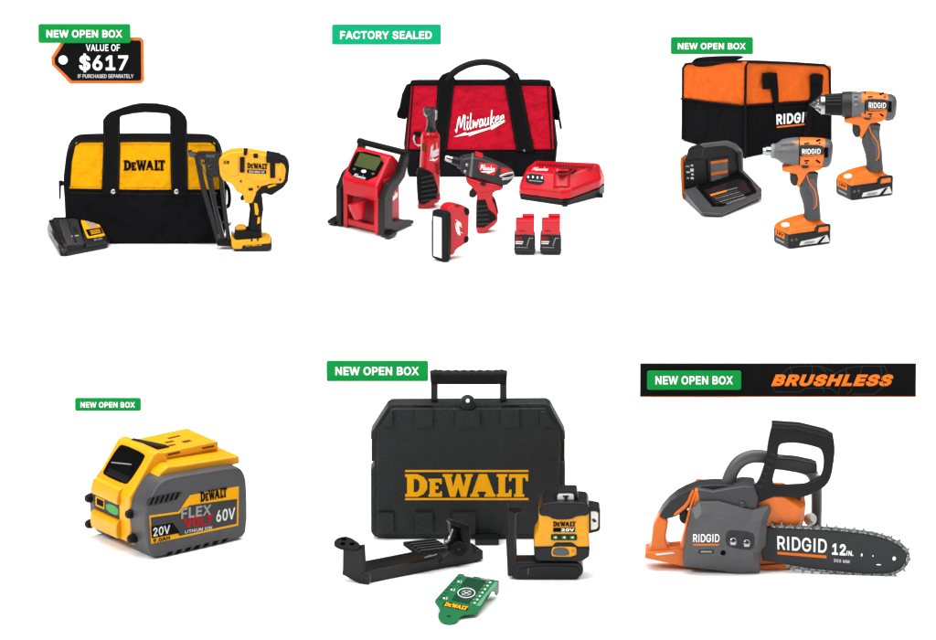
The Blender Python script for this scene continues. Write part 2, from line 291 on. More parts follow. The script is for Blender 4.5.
SCRIPT_M = [[(0, 4), (2, 0), (6, 20), (9, 24), (12, 6), (14, 8), (19, 26), (22, 24), (21, 2), (24, 1)],
            [(29, 14), (28, 3), (30, 0), (32, 2)], [(28.5, 19), (29, 21.5)], [(36, 27), (35, 3), (37, 0), (39, 2)],
            [(42, 14), (43, 1), (47, 11), (50, 1), (55, 14)],
            [(66, 12), (61, 14), (58, 7), (60, 0), (65, 3), (66, 13), (67, 1)],
            [(72, 14), (71, 3), (74, 0), (79, 4), (79, 14), (80, 1)],
            [(86, 27), (86, 0)], [(93, 14), (87, 7), (95, 0)],
            [(98, 6), (105, 9), (103, 14), (98, 12), (97, 4), (101, 0), (107, 3)],
            [(110, 6), (117, 9), (115, 14), (110, 12), (109, 4), (113, 0), (119, 3)]]


def embolden(cons, k, gap=2.0):
    """move every outline of a letter outwards by k units (holes shrink)"""
    def area2(c):
        return sum(a[0] * b[1] - b[0] * a[1] for a, b in zip(c, c[1:] + c[:1]))
    cl = []
    for c in cons:
        q = []
        for p in c:
            if not q or (p[0] - q[-1][0]) ** 2 + (p[1] - q[-1][1]) ** 2 > gap * gap:
                q.append(tuple(p))
        if (q[0][0] - q[-1][0]) ** 2 + (q[0][1] - q[-1][1]) ** 2 <= gap * gap:
            q.pop()
        cl.append(q)
    if not cl:
        return cl
    sg = 1 if max((area2(c) for c in cl), key=abs) > 0 else -1
    out = []
    for c in cl:
        n = len(c)
        q = []
        for i in range(n):
            a, b, d = Vector(c[i - 1]), Vector(c[i]), Vector(c[(i + 1) % n])
            t1, t2 = (b - a).normalized(), (d - b).normalized()
            n1, n2 = Vector((t1.y, -t1.x)) * sg, Vector((t2.y, -t2.x)) * sg
            m = n1 + n2
            if m.length < 0.3:
                m = n1 * 1.0
            else:
                m = m.normalized() * min(1.6, 1 / max(0.3, m.normalized().dot(n1)))
            b = b + m * k
            q.append((b.x, b.y))
        out.append(q)
    return out


def fill2d(cons, nonzero=True):
    """triangles covering closed outlines, overlaps merged"""
    vs, es = [], []
    for c in cons:
        k = len(vs)
        vs += [Vector(p) for p in c]
        es += [(k + i, k + (i + 1) % len(c)) for i in range(len(c))]
    ov, _, of, *_rest = delaunay_2d_cdt(vs, es, [], 0, 1e-4)
    keep = []
    for f in of:
        x = sum(ov[i].x for i in f) / len(f)
        y = sum(ov[i].y for i in f) / len(f)
        w = 0
        for c in cons:
            for p, q in zip(c, c[1:] + c[:1]):
                if (p[1] <= y) != (q[1] <= y):
                    if p[0] + (y - p[1]) / (q[1] - p[1]) * (q[0] - p[0]) > x:
                        w += 1 if q[1] > p[1] else -1
        if (w != 0) if nonzero else (w % 2):
            keep.append(tuple(f))
    return [(v.x, v.y) for v in ov], keep


def glyph_mesh(text=None, contours=None, bold=0.0, shear=0.0):
    """flat 2D mesh data (verts, faces) scaled to a unit box"""
    vs, fs = [], []
    if contours is not None:
        vs, fs = fill2d(embolden(contours, bold, 0.3))
    else:
        px = 0.0
        for ch in text:
            adv, cons = GLYPHS[ch]
            cons = embolden(cons, bold * 300)
            if cons:
                v1, f1 = fill2d([[(px + x + shear * y, y) for x, y in c] for c in cons])
                k = len(vs)
                vs += v1
                fs += [tuple(i + k for i in f) for f in f1]
            px += adv + 300 * bold * 1.4
    used = {i for f in fs for i in f}
    x0, x1 = min(vs[i][0] for i in used), max(vs[i][0] for i in used)
    y0, y1 = min(vs[i][1] for i in used), max(vs[i][1] for i in used)
    return [((x - x0) / (x1 - x0), (y - y0) / (y1 - y0)) for x, y in vs], fs


def finish(name, bm, material, parent, bevel=0.0, seg=2, ang=28, smooth=True):
    bmesh.ops.remove_doubles(bm, verts=bm.verts, dist=1e-4)
    bmesh.ops.recalc_face_normals(bm, faces=bm.faces)
    if bevel > 0:
        es = [e for e in bm.edges if len(e.link_faces) == 2 and e.calc_face_angle(0) > math.radians(ang)]
        if es:
            bmesh.ops.bevel(bm, geom=es, offset=bevel, segments=seg, profile=0.5, affect='EDGES', clamp_overlap=True)
            bmesh.ops.recalc_face_normals(bm, faces=bm.faces)
    me = bpy.data.meshes.new(name)
    bm.to_mesh(me)
    bm.free()
    o = bpy.data.objects.new(name, me)
    COL.objects.link(o)
    me.materials.append(M[material])
    if smooth:
        for p in me.polygons:
            p.use_smooth = True
        me.set_sharp_from_angle(angle=math.radians(42))
        w = o.modifiers.new("normals", 'WEIGHTED_NORMAL')
        w.keep_sharp = True
    if parent is not None:
        o.parent = parent
    return o


class Thing:
    """a top-level thing standing on the sweep; its parts are drawn in photo-pixel units at chosen depths"""

    def __init__(s, name, label, cat, bu, bv, group=None):
        s.bu, s.bv = bu, bv
        p, sc = floor_point(bu, bv)
        e = bpy.data.objects.new(name, None)
        COL.objects.link(e)
        e.empty_display_size = 0.02
        e.location = p
        e.scale = (sc, sc, sc / CP)
        e['label'] = label
        e['category'] = cat
        if group:
            e['group'] = group
        s.root = e

    # pixel (u, v) at depth d behind the base line -> local coordinates
    def P(s, u, v, d=0.0):
        return Vector((u - s.bu, d, s.bv - v - d * SP))

    def dz(s, u, v, z=0.0):
        return (s.bv - v - z) / SP

    def Z(s, u, v, z=0.0):
        return s.P(u, v, s.dz(u, v, z))

    def zuv(s, u, v, z=0.0):
        return (u, v, s.dz(u, v, z))

    def zplane(s, a, b, c):
        return plane(s.zuv(*a), s.zuv(*b), s.zuv(*c))

    def loops(s, name, loops, material, bevel=0.8, seg=2, parent=None, cap=True, smooth=True, ang=28):
        bm = bmesh.new()
        rows = [[bm.verts.new(p) for p in lp] for lp in loops]
        n = len(rows[0])
        for a, b in zip(rows, rows[1:]):
            for i in range(n):
                j = (i + 1) % n
                bm.faces.new((a[i], a[j], b[j], b[i]))
        if cap:
            bm.faces.new(rows[0][::-1])
            bm.faces.new(rows[-1])
        return finish(name, bm, material, parent or s.root, bevel, seg, ang, smooth)

    def slab(s, name, pts, d, th, material, bevel=0.8, seg=2, sm=0, parent=None, mid=False, ext=None, ang=28):
        """outline in pixels at depth d (number or function), extruded straight back by th (or along ext);
        mid: the outline is the middle section, th in front of and behind it half each"""
        pts = chaikin(pts, sm) if sm else pts
        f = d if callable(d) else (lambda u, v: d)
        ex = Vector(ext) if ext else Vector((0, th, 0))
        front = [s.P(u, v, f(u, v)) for u, v in pts]
        if mid:
            front = [p - ex * 0.5 for p in front]
        return s.loops(name, [front, [p + ex for p in front]], material, bevel, seg, parent, ang=ang)

    def ring(s, name, outer, inner, d, th, material, bevel=0.6, seg=2, parent=None, sm=0, ext=None):
        if sm:
            outer, inner = chaikin(outer, sm), chaikin(inner, sm)
        f = d if callable(d) else (lambda u, v: d)
        ex = Vector(ext) if ext else Vector((0, th, 0))
        o0 = [s.P(u, v, f(u, v)) for u, v in outer]
        i0 = [s.P(u, v, f(u, v)) for u, v in inner]
        bm = bmesh.new()
        L = [[bm.verts.new(p) for p in lp] for lp in (o0, [p + ex for p in o0], [p + ex for p in i0], i0)]
        n = len(outer)
        for k in range(4):
            a, b = L[k], L[(k + 1) % 4]
            for i in range(n):
                j = (i + 1) % n
                bm.faces.new((a[i], a[j], b[j], b[i]))
        return finish(name, bm, material, parent or s.root, bevel, seg)

    def decal(s, name, pts, d, material, parent=None, off=0.35, sm=0, th=0.3):
        """a thin printed or moulded patch lying just proud of the face at depth d"""
        f = d if callable(d) else (lambda u, v: d)
        return s.slab(name, pts, (lambda u, v: f(u, v) - off), th, material, 0, sm=sm, parent=parent)

    def text(s, txt, quad, d, material, parent=None, off=0.8, bold=0.02, shear=0.0, name="lettering", contours=None):
        """lettering mapped on the pixel quad TL, TR, BR, BL (or u0, v0, u1, v1)"""
        if len(quad) == 4 and not isinstance(quad[0], tuple):
            u0, v0, u1, v1 = quad
            quad = [(u0, v0), (u1, v0), (u1, v1), (u0, v1)]
        f = d if callable(d) else (lambda u, v: d)
        vs, fs = glyph_mesh(txt, contours, bold, shear)
        tl, tr, br, bl = [Vector(q) for q in quad]
        bm = bmesh.new()
        out = []
        for x, y in vs:
            q = (bl * (1 - x) + br * x) * (1 - y) + (tl * (1 - x) + tr * x) * y
            out.append(bm.verts.new(s.P(q.x, q.y, f(q.x, q.y) - off)))
        for fc in fs:
            try:
                bm.faces.new([out[i] for i in fc])
            except ValueError:
                pass
        bmesh.ops.delete(bm, geom=[v for v in bm.verts if not v.link_faces], context='VERTS')
        me = bpy.data.meshes.new(name)
        bm.to_mesh(me)
        bm.free()
        o = bpy.data.objects.new(name, me)
        COL.objects.link(o)
        me.materials.append(M[material])
        o.parent = parent or s.root
        return o

    def logo(s, quad, d, material, parent=None, off=0.8, bold=0.2):
        return s.text(None, quad, d, material, parent, off, bold, contours=LOGO_D)

    def strokes(s, name, lines, quad, d, material, w, parent=None, off=0.8, box=None, shear=0.0):
        """brush strokes, given in a box of their own, mapped on a pixel quad; w in pixels"""
        f = d if callable(d) else (lambda u, v: d)
        if quad is None:
            mp = lambda x, y: Vector((x, y))
        else:
            tl, tr, br, bl = [Vector(q) for q in quad]
            bw, bh = box

            def mp(x, y):
                x = (x + shear * y) / bw
                y = y / bh
                return (bl * (1 - x) + br * x) * (1 - y) + (tl * (1 - x) + tr * x) * y
        bm = bmesh.new()
        kk = 0
        for ln in lines:
            q = [mp(*p) for p in ln]
            for a, b in zip(q, q[1:]):
                t = (b - a)
                if t.length < 1e-6:
                    continue
                t.normalize()
                nrm = Vector((-t.y, t.x)) * (w / 2)
                e = t * (w * 0.3)
                o2 = off + 0.015 * (kk % 20)
                kk += 1
                vs = [bm.verts.new(s.P(p.x, p.y, f(p.x, p.y) - o2)) for p in (a - e + nrm, b + e + nrm, b + e - nrm, a - e - nrm)]
                bm.faces.new(vs)
        me = bpy.data.meshes.new(name)
        bm.to_mesh(me)
        bm.free()
        o = bpy.data.objects.new(name, me)
        COL.objects.link(o)
        me.materials.append(M[material])
        o.parent = parent or s.root
        return o

    def loft(s, name, path, material, n=16, sq=2.0, parent=None, bevel=0.0, cap=True, curve=0):
        """path of (u, v, d, in-picture radius, depth radius) or (u, v, d, r); curve: points added between two by a spline"""
        if curve:
            q = []
            for i in range(len(path) - 1):
                a, b, c, e = path[max(i - 1, 0)], path[i], path[i + 1], path[min(i + 2, len(path) - 1)]
                for k in range(curve + 1):
                    x = k / (curve + 1)
                    q.append(tuple(0.5 * (2 * b[m] + (c[m] - a[m]) * x + (2 * a[m] - 5 * b[m] + 4 * c[m] - e[m]) * x * x + (3 * b[m] - a[m] - 3 * c[m] + e[m]) * x ** 3)
                                   for m in range(len(b))))
            path = q + [path[-1]]
        pts = [s.P(*p[:3]) for p in path]
        lps = []
        for i, p in enumerate(pts):
            t = (pts[min(i + 1, len(pts) - 1)] - pts[max(i - 1, 0)]).normalized()
            ref = Vector((0, 1, 0)) if abs(t.y) < 0.9 else Vector((0, 0, 1))
            a = t.cross(ref).normalized()
            b = t.cross(a).normalized()
            ra = path[i][3]
            rb = path[i][4] if len(path[i]) > 4 else ra
            lp = []
            for k in range(n):
                an = 2 * math.pi * k / n
                c, si = math.cos(an), math.sin(an)
                c = math.copysign(abs(c) ** (2 / sq), c)
                si = math.copysign(abs(si) ** (2 / sq), si)
                lp.append(p + a * (ra * c) + b * (rb * si))
            lps.append(lp)
        return s.loops(name, lps, material, bevel, 2, parent, cap=cap)

    def turned(s, name, a, b, prof, material, parent=None, n=24):
        path = []
        for t, r in prof:
            path.append(tuple(a[i] * (1 - t) + b[i] * t for i in range(3)) + (r,))
        # a turned piece keeps one axis for all its rings
        pa, pb = s.P(*a), s.P(*b)
        t = (pb - pa).normalized()
        ref = Vector((0, 1, 0)) if abs(t.y) < 0.9 else Vector((0, 0, 1))
        x = t.cross(ref).normalized()
        y = t.cross(x).normalized()
        lps = []
        for tt, r in prof:
            c = pa.lerp(pb, tt)
            lps.append([c + x * (r * math.cos(2 * math.pi * k / n)) + y * (r * math.sin(2 * math.pi * k / n)) for k in range(n)])
        return s.loops(name, lps, material, 0, 2, parent)

    def cut(s, obj, cutter):
        md = obj.modifiers.new("hole", 'BOOLEAN')
        md.operation = 'DIFFERENCE'
        md.solver = 'EXACT'
        md.object = cutter
        obj.modifiers.move(len(obj.modifiers) - 1, 0)
        bpy.context.view_layer.update()
        dg = bpy.context.evaluated_depsgraph_get()
        me = bpy.data.meshes.new_from_object(obj.evaluated_get(dg))
        obj.modifiers.clear()
        old = obj.data
        obj.data = me
        bpy.data.meshes.remove(old)
        bpy.data.objects.remove(cutter)


# ------------------------------------------------------------------ the setting: one white sweep
bm = bmesh.new()
bmesh.ops.create_grid(bm, x_segments=2, y_segments=2, size=60)
sweep = finish("floor", bm, "white_sweep", None, smooth=False)
sweep['kind'] = 'structure'
sweep['label'] = 'plain seamless white floor under all the tools'


# ------------------------------------------------------------------ signs
def badge(label, u0, v0, u1, v1, tq, txt, material, base_v=None, d=0.0):
    t = Thing("badge", label, "badge", (u0 + u1) / 2, base_v or v1, "green condition badges")
    pl = t.slab("plate", rrect(u0, v0, u1, v1, 2.0, 4), d, 2.2, material, 0.25, 1, ang=50)
    t.text(txt, tq, d, "white_print", bold=0.022, off=0.25)
    return t
# ------------------------------------------------------------------ nailer kit: tag, badge, bag, nailer, charger
t = Thing("price_tag", "black price tag with an orange rim reading $617", "tag", 98, 83.6)
tag_out = [(64.7, 38), (141, 38), (144.2, 41.3), (144.2, 80.4), (141, 83.6), (70.3, 83.6), (51.9, 65), (51.5, 57.5)]
hole_c = (63.3, 60.3)


def ray_ring(outline, c, n=64):
    """outline resampled by angle about the point c"""
    out = []
    m = len(outline)
    angs = sorted(set([2 * math.pi * i / n for i in range(n)] + [math.atan2(v - c[1], u - c[0]) % (2 * math.pi) for u, v in outline]))
    for a in angs:
        dx, dy = math.cos(a), math.sin(a)
        best = 1e9
        for i in range(m):
            (x1, y1), (x2, y2) = outline[i], outline[(i + 1) % m]
            ex, ey = x2 - x1, y2 - y1
            den = dx * ey - dy * ex
            if abs(den) < 1e-9:
                continue
            tt = ((x1 - c[0]) * ey - (y1 - c[1]) * ex) / den
            k = ((x1 - c[0]) * dy - (y1 - c[1]) * dx) / den
            if tt > 0 and -1e-6 <= k <= 1 + 1e-6:
                best = min(best, tt)
        out.append((c[0] + dx * best, c[1] + dy * best, a))
    return out


rr = ray_ring(tag_out, hole_c)
t.ring("tag_rim", [(a, b) for a, b, _ in rr], [(hole_c[0] + 4.7 * math.cos(c), hole_c[1] + 4.7 * math.sin(c)) for a, b, c in rr], 0, 1.6,
       "tag_orange", 0.25)
tag_in = [(66.5, 41), (140, 41), (141.2, 42.5), (141.2, 79.2), (140, 80.6), (72, 80.6), (55.2, 64.2), (54.8, 58.5)]
rr = ray_ring(tag_in, hole_c)
t.ring("tag_face", [(a, b) for a, b, _ in rr], [(hole_c[0] + 4.5 * math.cos(c), hole_c[1] + 4.5 * math.sin(c)) for a, b, c in rr], -0.4, 0.8,
       "tag_black", 0)
t.text("VALUE OF", (86.3, 44.6, 120.3, 51.4), -0.4, "white_print", bold=0.01)
t.text("$617", (79.3, 53.8, 128.3, 72.4), -0.4, "white_print", bold=0.024)
t.text("IF PURCHASED SEPARATELY", (78, 74.4, 133.5, 78.2), -0.4, "silver_print", bold=0.008)
badge("green badge reading NEW OPEN BOX fastened over the black $617 price tag", 39, 25, 131, 43.5, (47.1, 30.5, 122.8, 38.1),
      "NEW OPEN BOX", "badge_green", 83.6, -3.2)

# --- black and yellow bag
t = Thing("tool_bag", "black cloth tool bag with a yellow upper panel and squared black handle", "bag", 146, 245)
body = [(66, 244.5), (65, 205), (63.5, 182), (66, 162), (69.5, 150), (76, 143.4), (86, 142), (142, 141.4), (199, 141.8), (212, 143), (219.5, 149.5),
        (223, 162), (226.5, 186), (226, 216), (224, 244.5)]
bd = t.slab("bag_body", body, 3, 32, "black_cloth", 4, 4, sm=1, ang=50)
t.slab("front_panel", [(76.5, 143.6), (146, 143), (215.6, 143.8), (218.6, 168), (220, 189.6), (145, 190.2), (69.6, 188.8), (72, 165)], 2.0, 3, "yellow_cloth", 0.8)
t.slab("lower_panel", [(69.4, 190.6), (145, 191.8), (220.2, 191.2), (219.5, 238), (219, 243), (70, 243), (69.6, 238)], 2.3, 3, "black_cloth", 0.9, sm=0)
t.loft("top_piping", [(70, 187, 2.4, 1.0), (72, 160, 2.4, 1.0), (75.5, 146, 2.4, 1.0), (82, 141.6, 2.4, 1.0), (146, 141, 2.4, 1), (210, 141.5, 2.4, 1),
                      (216, 146, 2.4, 1), (219.5, 165, 2.4, 1), (221.5, 190, 2.4, 1)], "black_piping", 8)
for a, b, c, e in ((104, 121, 101.8, 119.4), (170.8, 188, 171.6, 188.4)):
    st = t.slab("strap", [(a, 127), (b, 127), (b, 150), (e, 196), (c, 196), (a, 150)], 0.6, 2.6, "black_webbing", 0.5)
def stitches(t, name, line, d, material, w=0.35, dash=1.6, gap=1.0, off=0.9):
    out = []
    for a, b in zip(line, line[1:]):
        L_ = math.hypot(b[0] - a[0], b[1] - a[1])
        n_ = max(1, int(L_ / (dash + gap)))
        for i in range(n_):
            k0, k1 = i / n_, (i + dash / (dash + gap)) / n_
            out.append([(a[0] + (b[0] - a[0]) * k0, a[1] + (b[1] - a[1]) * k0), (a[0] + (b[0] - a[0]) * k1, a[1] + (b[1] - a[1]) * k1)])
    return t.strokes(name, out, None, d, material, w, off=off)


stitches(t, "stitching", [(78.4, 145.6), (146, 145), (213.8, 145.8)], 2.0, "brown_label_and_shade", off=0.5)
stitches(t, "stitching", [(71.6, 187), (145, 188.2), (218.2, 187.6)], 2.0, "brown_label_and_shade", off=0.5)
stitches(t, "stitching", [(71.4, 193), (145, 194.2), (218.2, 193.6)], 2.3, "charcoal_plastic", off=0.5)
for a_ in ((105.4, 119.6, 103.2, 118), (172.2, 186.6, 173, 187)):
    stitches(t, "stitching", [(a_[0], 130), (a_[0], 150), (a_[2], 188)], 0.6, "charcoal_plastic", 0.35, off=0.5)
    stitches(t, "stitching", [(a_[1], 130), (a_[1], 150), (a_[3], 188)], 0.6, "charcoal_plastic", 0.35, off=0.5)
for u in (113.5, 176.7):
    rv = t.turned("rivet", (u, 191.6, 1.2), (u, 191.6, -0.6), [(0, 2.6), (0.4, 2.6), (0.8, 1.9), (1, 0.8)], "steel", n=14)
hd = t.slab("handle", [(104, 128), (104, 121.5), (107.5, 117), (111.5, 113.5), (124, 109), (134, 106), (143, 104.6), (158, 105), (168, 106.8),
                       (176, 109.2), (182, 113), (186.4, 118), (188, 123), (188, 128), (171, 128), (170.8, 117.4), (168.6, 115), (158, 113.9), (146, 113.4),
                       (134, 114.6), (122.8, 116.8), (121.2, 118.4), (121, 128)], 0.8, 4.5, "black_webbing", 1.0)
t.logo((124.2, 160.4, 165.6, 171), 2.0, "black_print", off=0.4, bold=0.4)
zp = t.slab("zip_puller", [(58.6, 181), (61, 180.5), (64.5, 182), (64, 185.5), (61, 186), (60.6, 199), (58.8, 199)], 20, 1.6, "black_rubber", 0.4)
t.loft("side_strap", [(225, 184, 16, 1.8, 3), (228.4, 189, 16, 1.8, 3), (229.4, 197, 16, 1.8, 3), (228.6, 205, 16, 1.8, 3), (225.5, 207, 16, 1.8, 3)],
       "black_webbing", 10, 4, curve=2)

# --- nailer
t = Thing("nail_gun", "yellow cordless nail gun with a long black magazine, leaning on the yellow bag", "nail gun", 252, 248.5)
Y = "yellow_plastic"
body = [(219.4, 159), (221, 155.6), (232, 150.6), (246, 150), (262, 152.6), (281, 156.6), (286.4, 161), (287.4, 168),
        (286, 179.4), (282.6, 183.6), (270, 184.2), (262.6, 184.6), (257.4, 190), (253, 201.4), (245.4, 202), (243.4, 193), (237.4, 190.4),
        (232.4, 182.6), (223.6, 179), (220.4, 173)]
t.slab("body", body, 0, 16, Y, 3.2, 4, mid=True, ang=20)
t.slab("top_cap", [(266.6, 153.2), (281, 155.8), (281.2, 161.6), (266.8, 161)], -1, 20, "black_rubber", 1.5, mid=True)
t.slab("rear_cap", [(280, 156), (285, 157.5), (288.6, 161.6), (289.8, 168), (288.3, 179.5), (284, 185.8), (272, 193.8), (265, 191.6), (258.5, 194), (256.5, 192),
                    (262, 185), (270, 182), (282.6, 181.2), (285, 177.5), (286.4, 168.5), (284.6, 163), (280, 161)], -1, 16, "black_rubber", 1.6, 3, mid=True)
t.decal("vent", [(268, 186.5), (276, 184.5), (277, 185.6), (269, 188.4)], -9, "yellow_print", off=0.5)
hf = -8.8
t.slab("side_panel", [(245.6, 158), (256, 157), (266, 159.6), (283, 163.6), (283.6, 176.8), (270, 180.6), (258, 183), (247, 178)], hf, 3, Y, 0.8, 2)
t.slab("nose_panel", [(223, 160), (230, 156.4), (239, 155.6), (238.6, 176), (231, 176.6), (224.6, 172)], hf - 0.2, 3, Y, 0.6, 2)
t.slab("trigger_guard_panel", [(246, 181.6), (257, 185), (252.8, 191), (251, 198.6), (246.6, 199), (245, 190)], hf + 0.3, 3, Y, 0.7, 2)
for q in ((241.4, 181.6), (280.6, 180), (258.4, 187.2)):
    t.turned("screw", (q[0], q[1], hf + 0.6), (q[0], q[1], hf - 0.6), [(0, 1.1), (0.8, 1.1), (1, 0.6)], "dark_steel", n=10)
for q in ([(240.6, 158), (245.2, 158), (245, 173.2), (240.4, 173)], [(270.4, 164.2), (275.8, 164), (275.6, 178.6), (270.6, 178.8)],
          [(244.4, 149.6), (248.8, 149.4), (247.4, 156), (244.3, 156.2)], [(254, 154.6), (258.7, 154.8), (258.5, 158.8), (254.2, 158.8)]):
    t.slab("bumper", q, hf - 0.9, 3, "black_rubber", 0.5)
t.logo([(247.6, 163.2), (268, 164.4), (268, 170), (247.8, 168.8)], hf, "black_print", off=0.5)
t.decal("label", [(247.8, 170), (266.8, 171), (266.8, 174.4), (247.8, 173.4)], hf, "black_print", off=0.4)
t.text("20V MAX XR", [(249.5, 170.8), (265, 171.6), (265, 173.7), (249.5, 172.9)], hf, "silver_print", off=0.9, bold=0.01)
t.text("XR", [(223.6, 161), (230.2, 161.4), (229.8, 165), (223.2, 164.4)], hf - 0.2, "black_print", off=0.6, bold=0.03, shear=0.2)
t.decal("switch", [(248.8, 188.8), (253.4, 188.4), (253.2, 190.8), (249, 191)], hf, "black_rubber", off=0.9)
tr = t.slab("trigger", [(243, 191), (246.2, 193), (244.6, 199.8), (241.2, 200.2), (240.4, 198), (242.2, 195.5)], 0, 6, "black_rubber", 1, mid=True)
gp = t.loft("grip", [(257, 189, 0, 4.5, 6), (255.4, 199, 0, 7.4, 7), (256.8, 209, 0, 6.8, 7), (255.4, 220, 0, 6.6, 7), (254.6, 231, 0, 7.2, 7)], "black_rubber", 18, 2.6)
for q in ([(254.6, 203), (257.6, 204), (258.9, 211), (258.3, 215.6), (255.4, 214.4)], [(258, 217.6), (260.4, 217.2), (260, 223.4), (257.4, 224)]):
    t.decal("grip_inlay", q, -6.6, "yellow_print", gp, off=0.8)
ft = t.slab("foot", [(234.6, 228.8), (248, 228.4), (261.8, 229.6), (262, 237), (256, 238.4), (234.6, 237)], 0, 19, "black_rubber", 1.5, mid=True)
t.slab("hook", chaikin([(235, 230), (236.4, 225.8), (241, 224.6), (246, 226), (246.4, 229)], 1), -1, 8, Y, 0.8, mid=True)
bt = t.slab("battery", [(231.2, 232.4), (236, 237.6), (266, 235), (270.8, 238), (271.2, 243), (269, 246), (234, 247.6), (231.6, 242)], 0, 22, Y, 1.6, mid=True)
t.slab("battery_base", [(242.6, 242.2), (271.8, 239.8), (271.8, 246.4), (264, 248), (236, 249), (233.4, 247), (234, 245.6), (242, 245.4)], 0, 22.8, "black_plastic", 0.8, parent=bt, mid=True)
t.text("20V MAX XR", [(246, 244.6), (262, 243.6), (262, 245.8), (246, 246.8)], -11.4, "yellow_print", bt, off=0.5, bold=0.02)
t.slab("latch", [(251, 238.4), (252.6, 238.2), (252.8, 241.4), (251.2, 241.6)], -11.6, 2, "black_plastic", 0.2, parent=bt)
t.slab("latch", [(257, 238), (258.6, 237.8), (258.8, 241), (257.2, 241.2)], -11.6, 2, "black_plastic", 0.2, parent=bt)
# nose and magazine
t.slab("nose_housing", [(197, 153), (204, 152.4), (221.5, 153.2), (224.4, 158.2), (221, 162), (218.6, 176.6), (211, 176), (206.6, 168), (205, 159), (197.5, 158.5)], 0, 11,
       "black_plastic", 1.2, mid=True)
t.slab("contact_tip", [(188.6, 151.8), (192, 150.4), (193, 152.6), (197.5, 153.4), (197.5, 158), (191, 157), (189, 155.4)], 0, 5, "dark_steel", 0.5, mid=True)
t.turned("screw", (211, 167.6, -5), (211, 167.6, -6.6), [(0, 2.2), (0.8, 2.2), (1, 1.4)], "dark_steel", n=14)
mg = t.slab("magazine", [(205, 159), (212.4, 170), (217, 205), (225.4, 240), (221.8, 242), (214.4, 214), (207.8, 182)], 0, 7, "black_plastic", 0.8, mid=True)
t.slab("front_rail", [(194.8, 156), (200.2, 156), (205, 182), (222.4, 243.6), (217.2, 243.8), (200.6, 186)], -1, 6, "black_plastic", 0.7, parent=mg, mid=True)
t.slab("rear_rail", [(217.4, 157), (221.2, 157.4), (225.4, 196), (231.4, 244), (227.2, 244.4), (221.4, 198)], -1, 6, "black_plastic", 0.7, parent=mg, mid=True)
t.slab("end_plate", [(216.8, 240.8), (224, 238.6), (231.6, 240), (232, 245.2), (217.4, 244.8)], -1, 9, "black_rubber", 0.6, parent=mg, mid=True)
t.turned("release_button", (229.6, 224.5, -3), (231, 223.4, -8), [(0, 1.4), (0.9, 1.4), (1, 0.9)], "steel", n=12, parent=mg)
for (a, b, r_) in ((204, 163.4, 1.6), (211.6, 159.4, 1.2), (215.8, 172, 1.3), (219, 236, 1.5), (226.4, 237, 1.2)):
    t.turned("bolt", (a, b, -4), (a, b, -6.4), [(0, r_), (0.8, r_), (1, r_ * 0.6)], "dark_steel", n=12, parent=mg)
t.slab("depth_wheel", [(206.4, 154.4), (215.8, 154.6), (215.8, 158.4), (206.6, 158)], -5.6, 3, "dark_steel", 0.5, parent=mg)
t.loft("jam_wire", [(199, 160, -4.6, 0.5), (207, 176, -4.8, 0.5), (221, 238, -4.8, 0.5)], "dark_steel", 8, parent=mg)
for (a, b) in ((204, 166), (206.6, 178), (210.2, 192), (213.6, 206), (217.4, 221)):
    t.decal("magazine_rib", [(a + 2, b), (a + 7.2, b + 1.2), (a + 7.4, b + 2.4), (a + 2.3, b + 1.4)], -3.6, "charcoal_plastic", mg, off=0.4)

# --- black and yellow charger: sloping top with a battery bay
t = Thing("battery_charger", "black battery charger with a yellow rating label, in front of the yellow bag", "charger", 62, 256.8)
Z = t.Z
lo = [Z(60.5, 256.6, 0), Z(67, 256.6, 0), Z(106.5, 248.2, 0), Z(108.6, 244, 1), Z(99, 238.5, 0), Z(56, 232, 0), Z(45, 233.5, 0)]
mi = [Z(59.5, 251.5, 4.5), Z(66.6, 252, 4.5), Z(106.8, 243.4, 5), Z(108.8, 240, 5.6), Z(99.5, 228, 12), Z(56, 222, 12), Z(44.2, 227.4, 8)]
hi = [Z(57.6, 243.5, 12), Z(65.4, 245.4, 10), Z(105.4, 237.6, 10.4), Z(106.6, 236, 11), Z(93.6, 215.6, 25), Z(53, 217.6, 22), Z(46.4, 221.4, 17)]
t.loops("body", [lo, mi, hi], "black_plastic", 1.4, 3)
tp = t.zplane((57.6, 243.5, 12), (105.4, 237.6, 10.4), (93.6, 215.6, 25))
t.slab("label_tower", [(78, 214.6), (93.2, 214), (106.6, 236.6), (105.4, 240.6), (85.4, 244.8)], (lambda u, v: tp(u, v) - 1.2), 0, "black_plastic", 0.7,
       ext=(0, 1.0, -3.4))
tf = lambda u, v: tp(u, v) - 1.3
t.decal("rating_label", chaikin([(77.8, 215.9), (92.6, 214.9), (104, 234.4), (103.6, 235.8), (87.6, 238.4), (86.2, 237.4)], 1), tf, "yellow_print", off=0.5)
t.decal("warning_panel", [(84.6, 229.6), (99.6, 227), (102.6, 233), (88.4, 236.2)], tf, "black_print", off=0.9)
t.logo([(79.4, 217.6), (89.2, 216.6), (90.4, 218.9), (80.8, 220)], tf, "black_print", off=1.0)
for i in range(4):
    a, b = 84.2 + i * 1.1, 220.8 + i * 1.8
    t.decal("fine_print", [(a, b), (a + 8.2, b - 0.9), (a + 8.8, b + 0.1), (a + 0.6, b + 1.0)], tf, "grey_print", off=1.0)
for i in range(3):
    a, b = 87 + i * 0.7, 230.6 + i * 1.5
    t.decal("fine_print", [(a + 2, b), (a + 11.5, b - 1.9), (a + 11.8, b - 1.3), (a + 2.3, b + 0.6)], tf, "yellow_print", off=1.4)
t.text("DC 20V", [(93.4, 238.8), (101.4, 237.3), (102, 239.2), (94, 240.7)], tf, "grey_print", off=0.7)
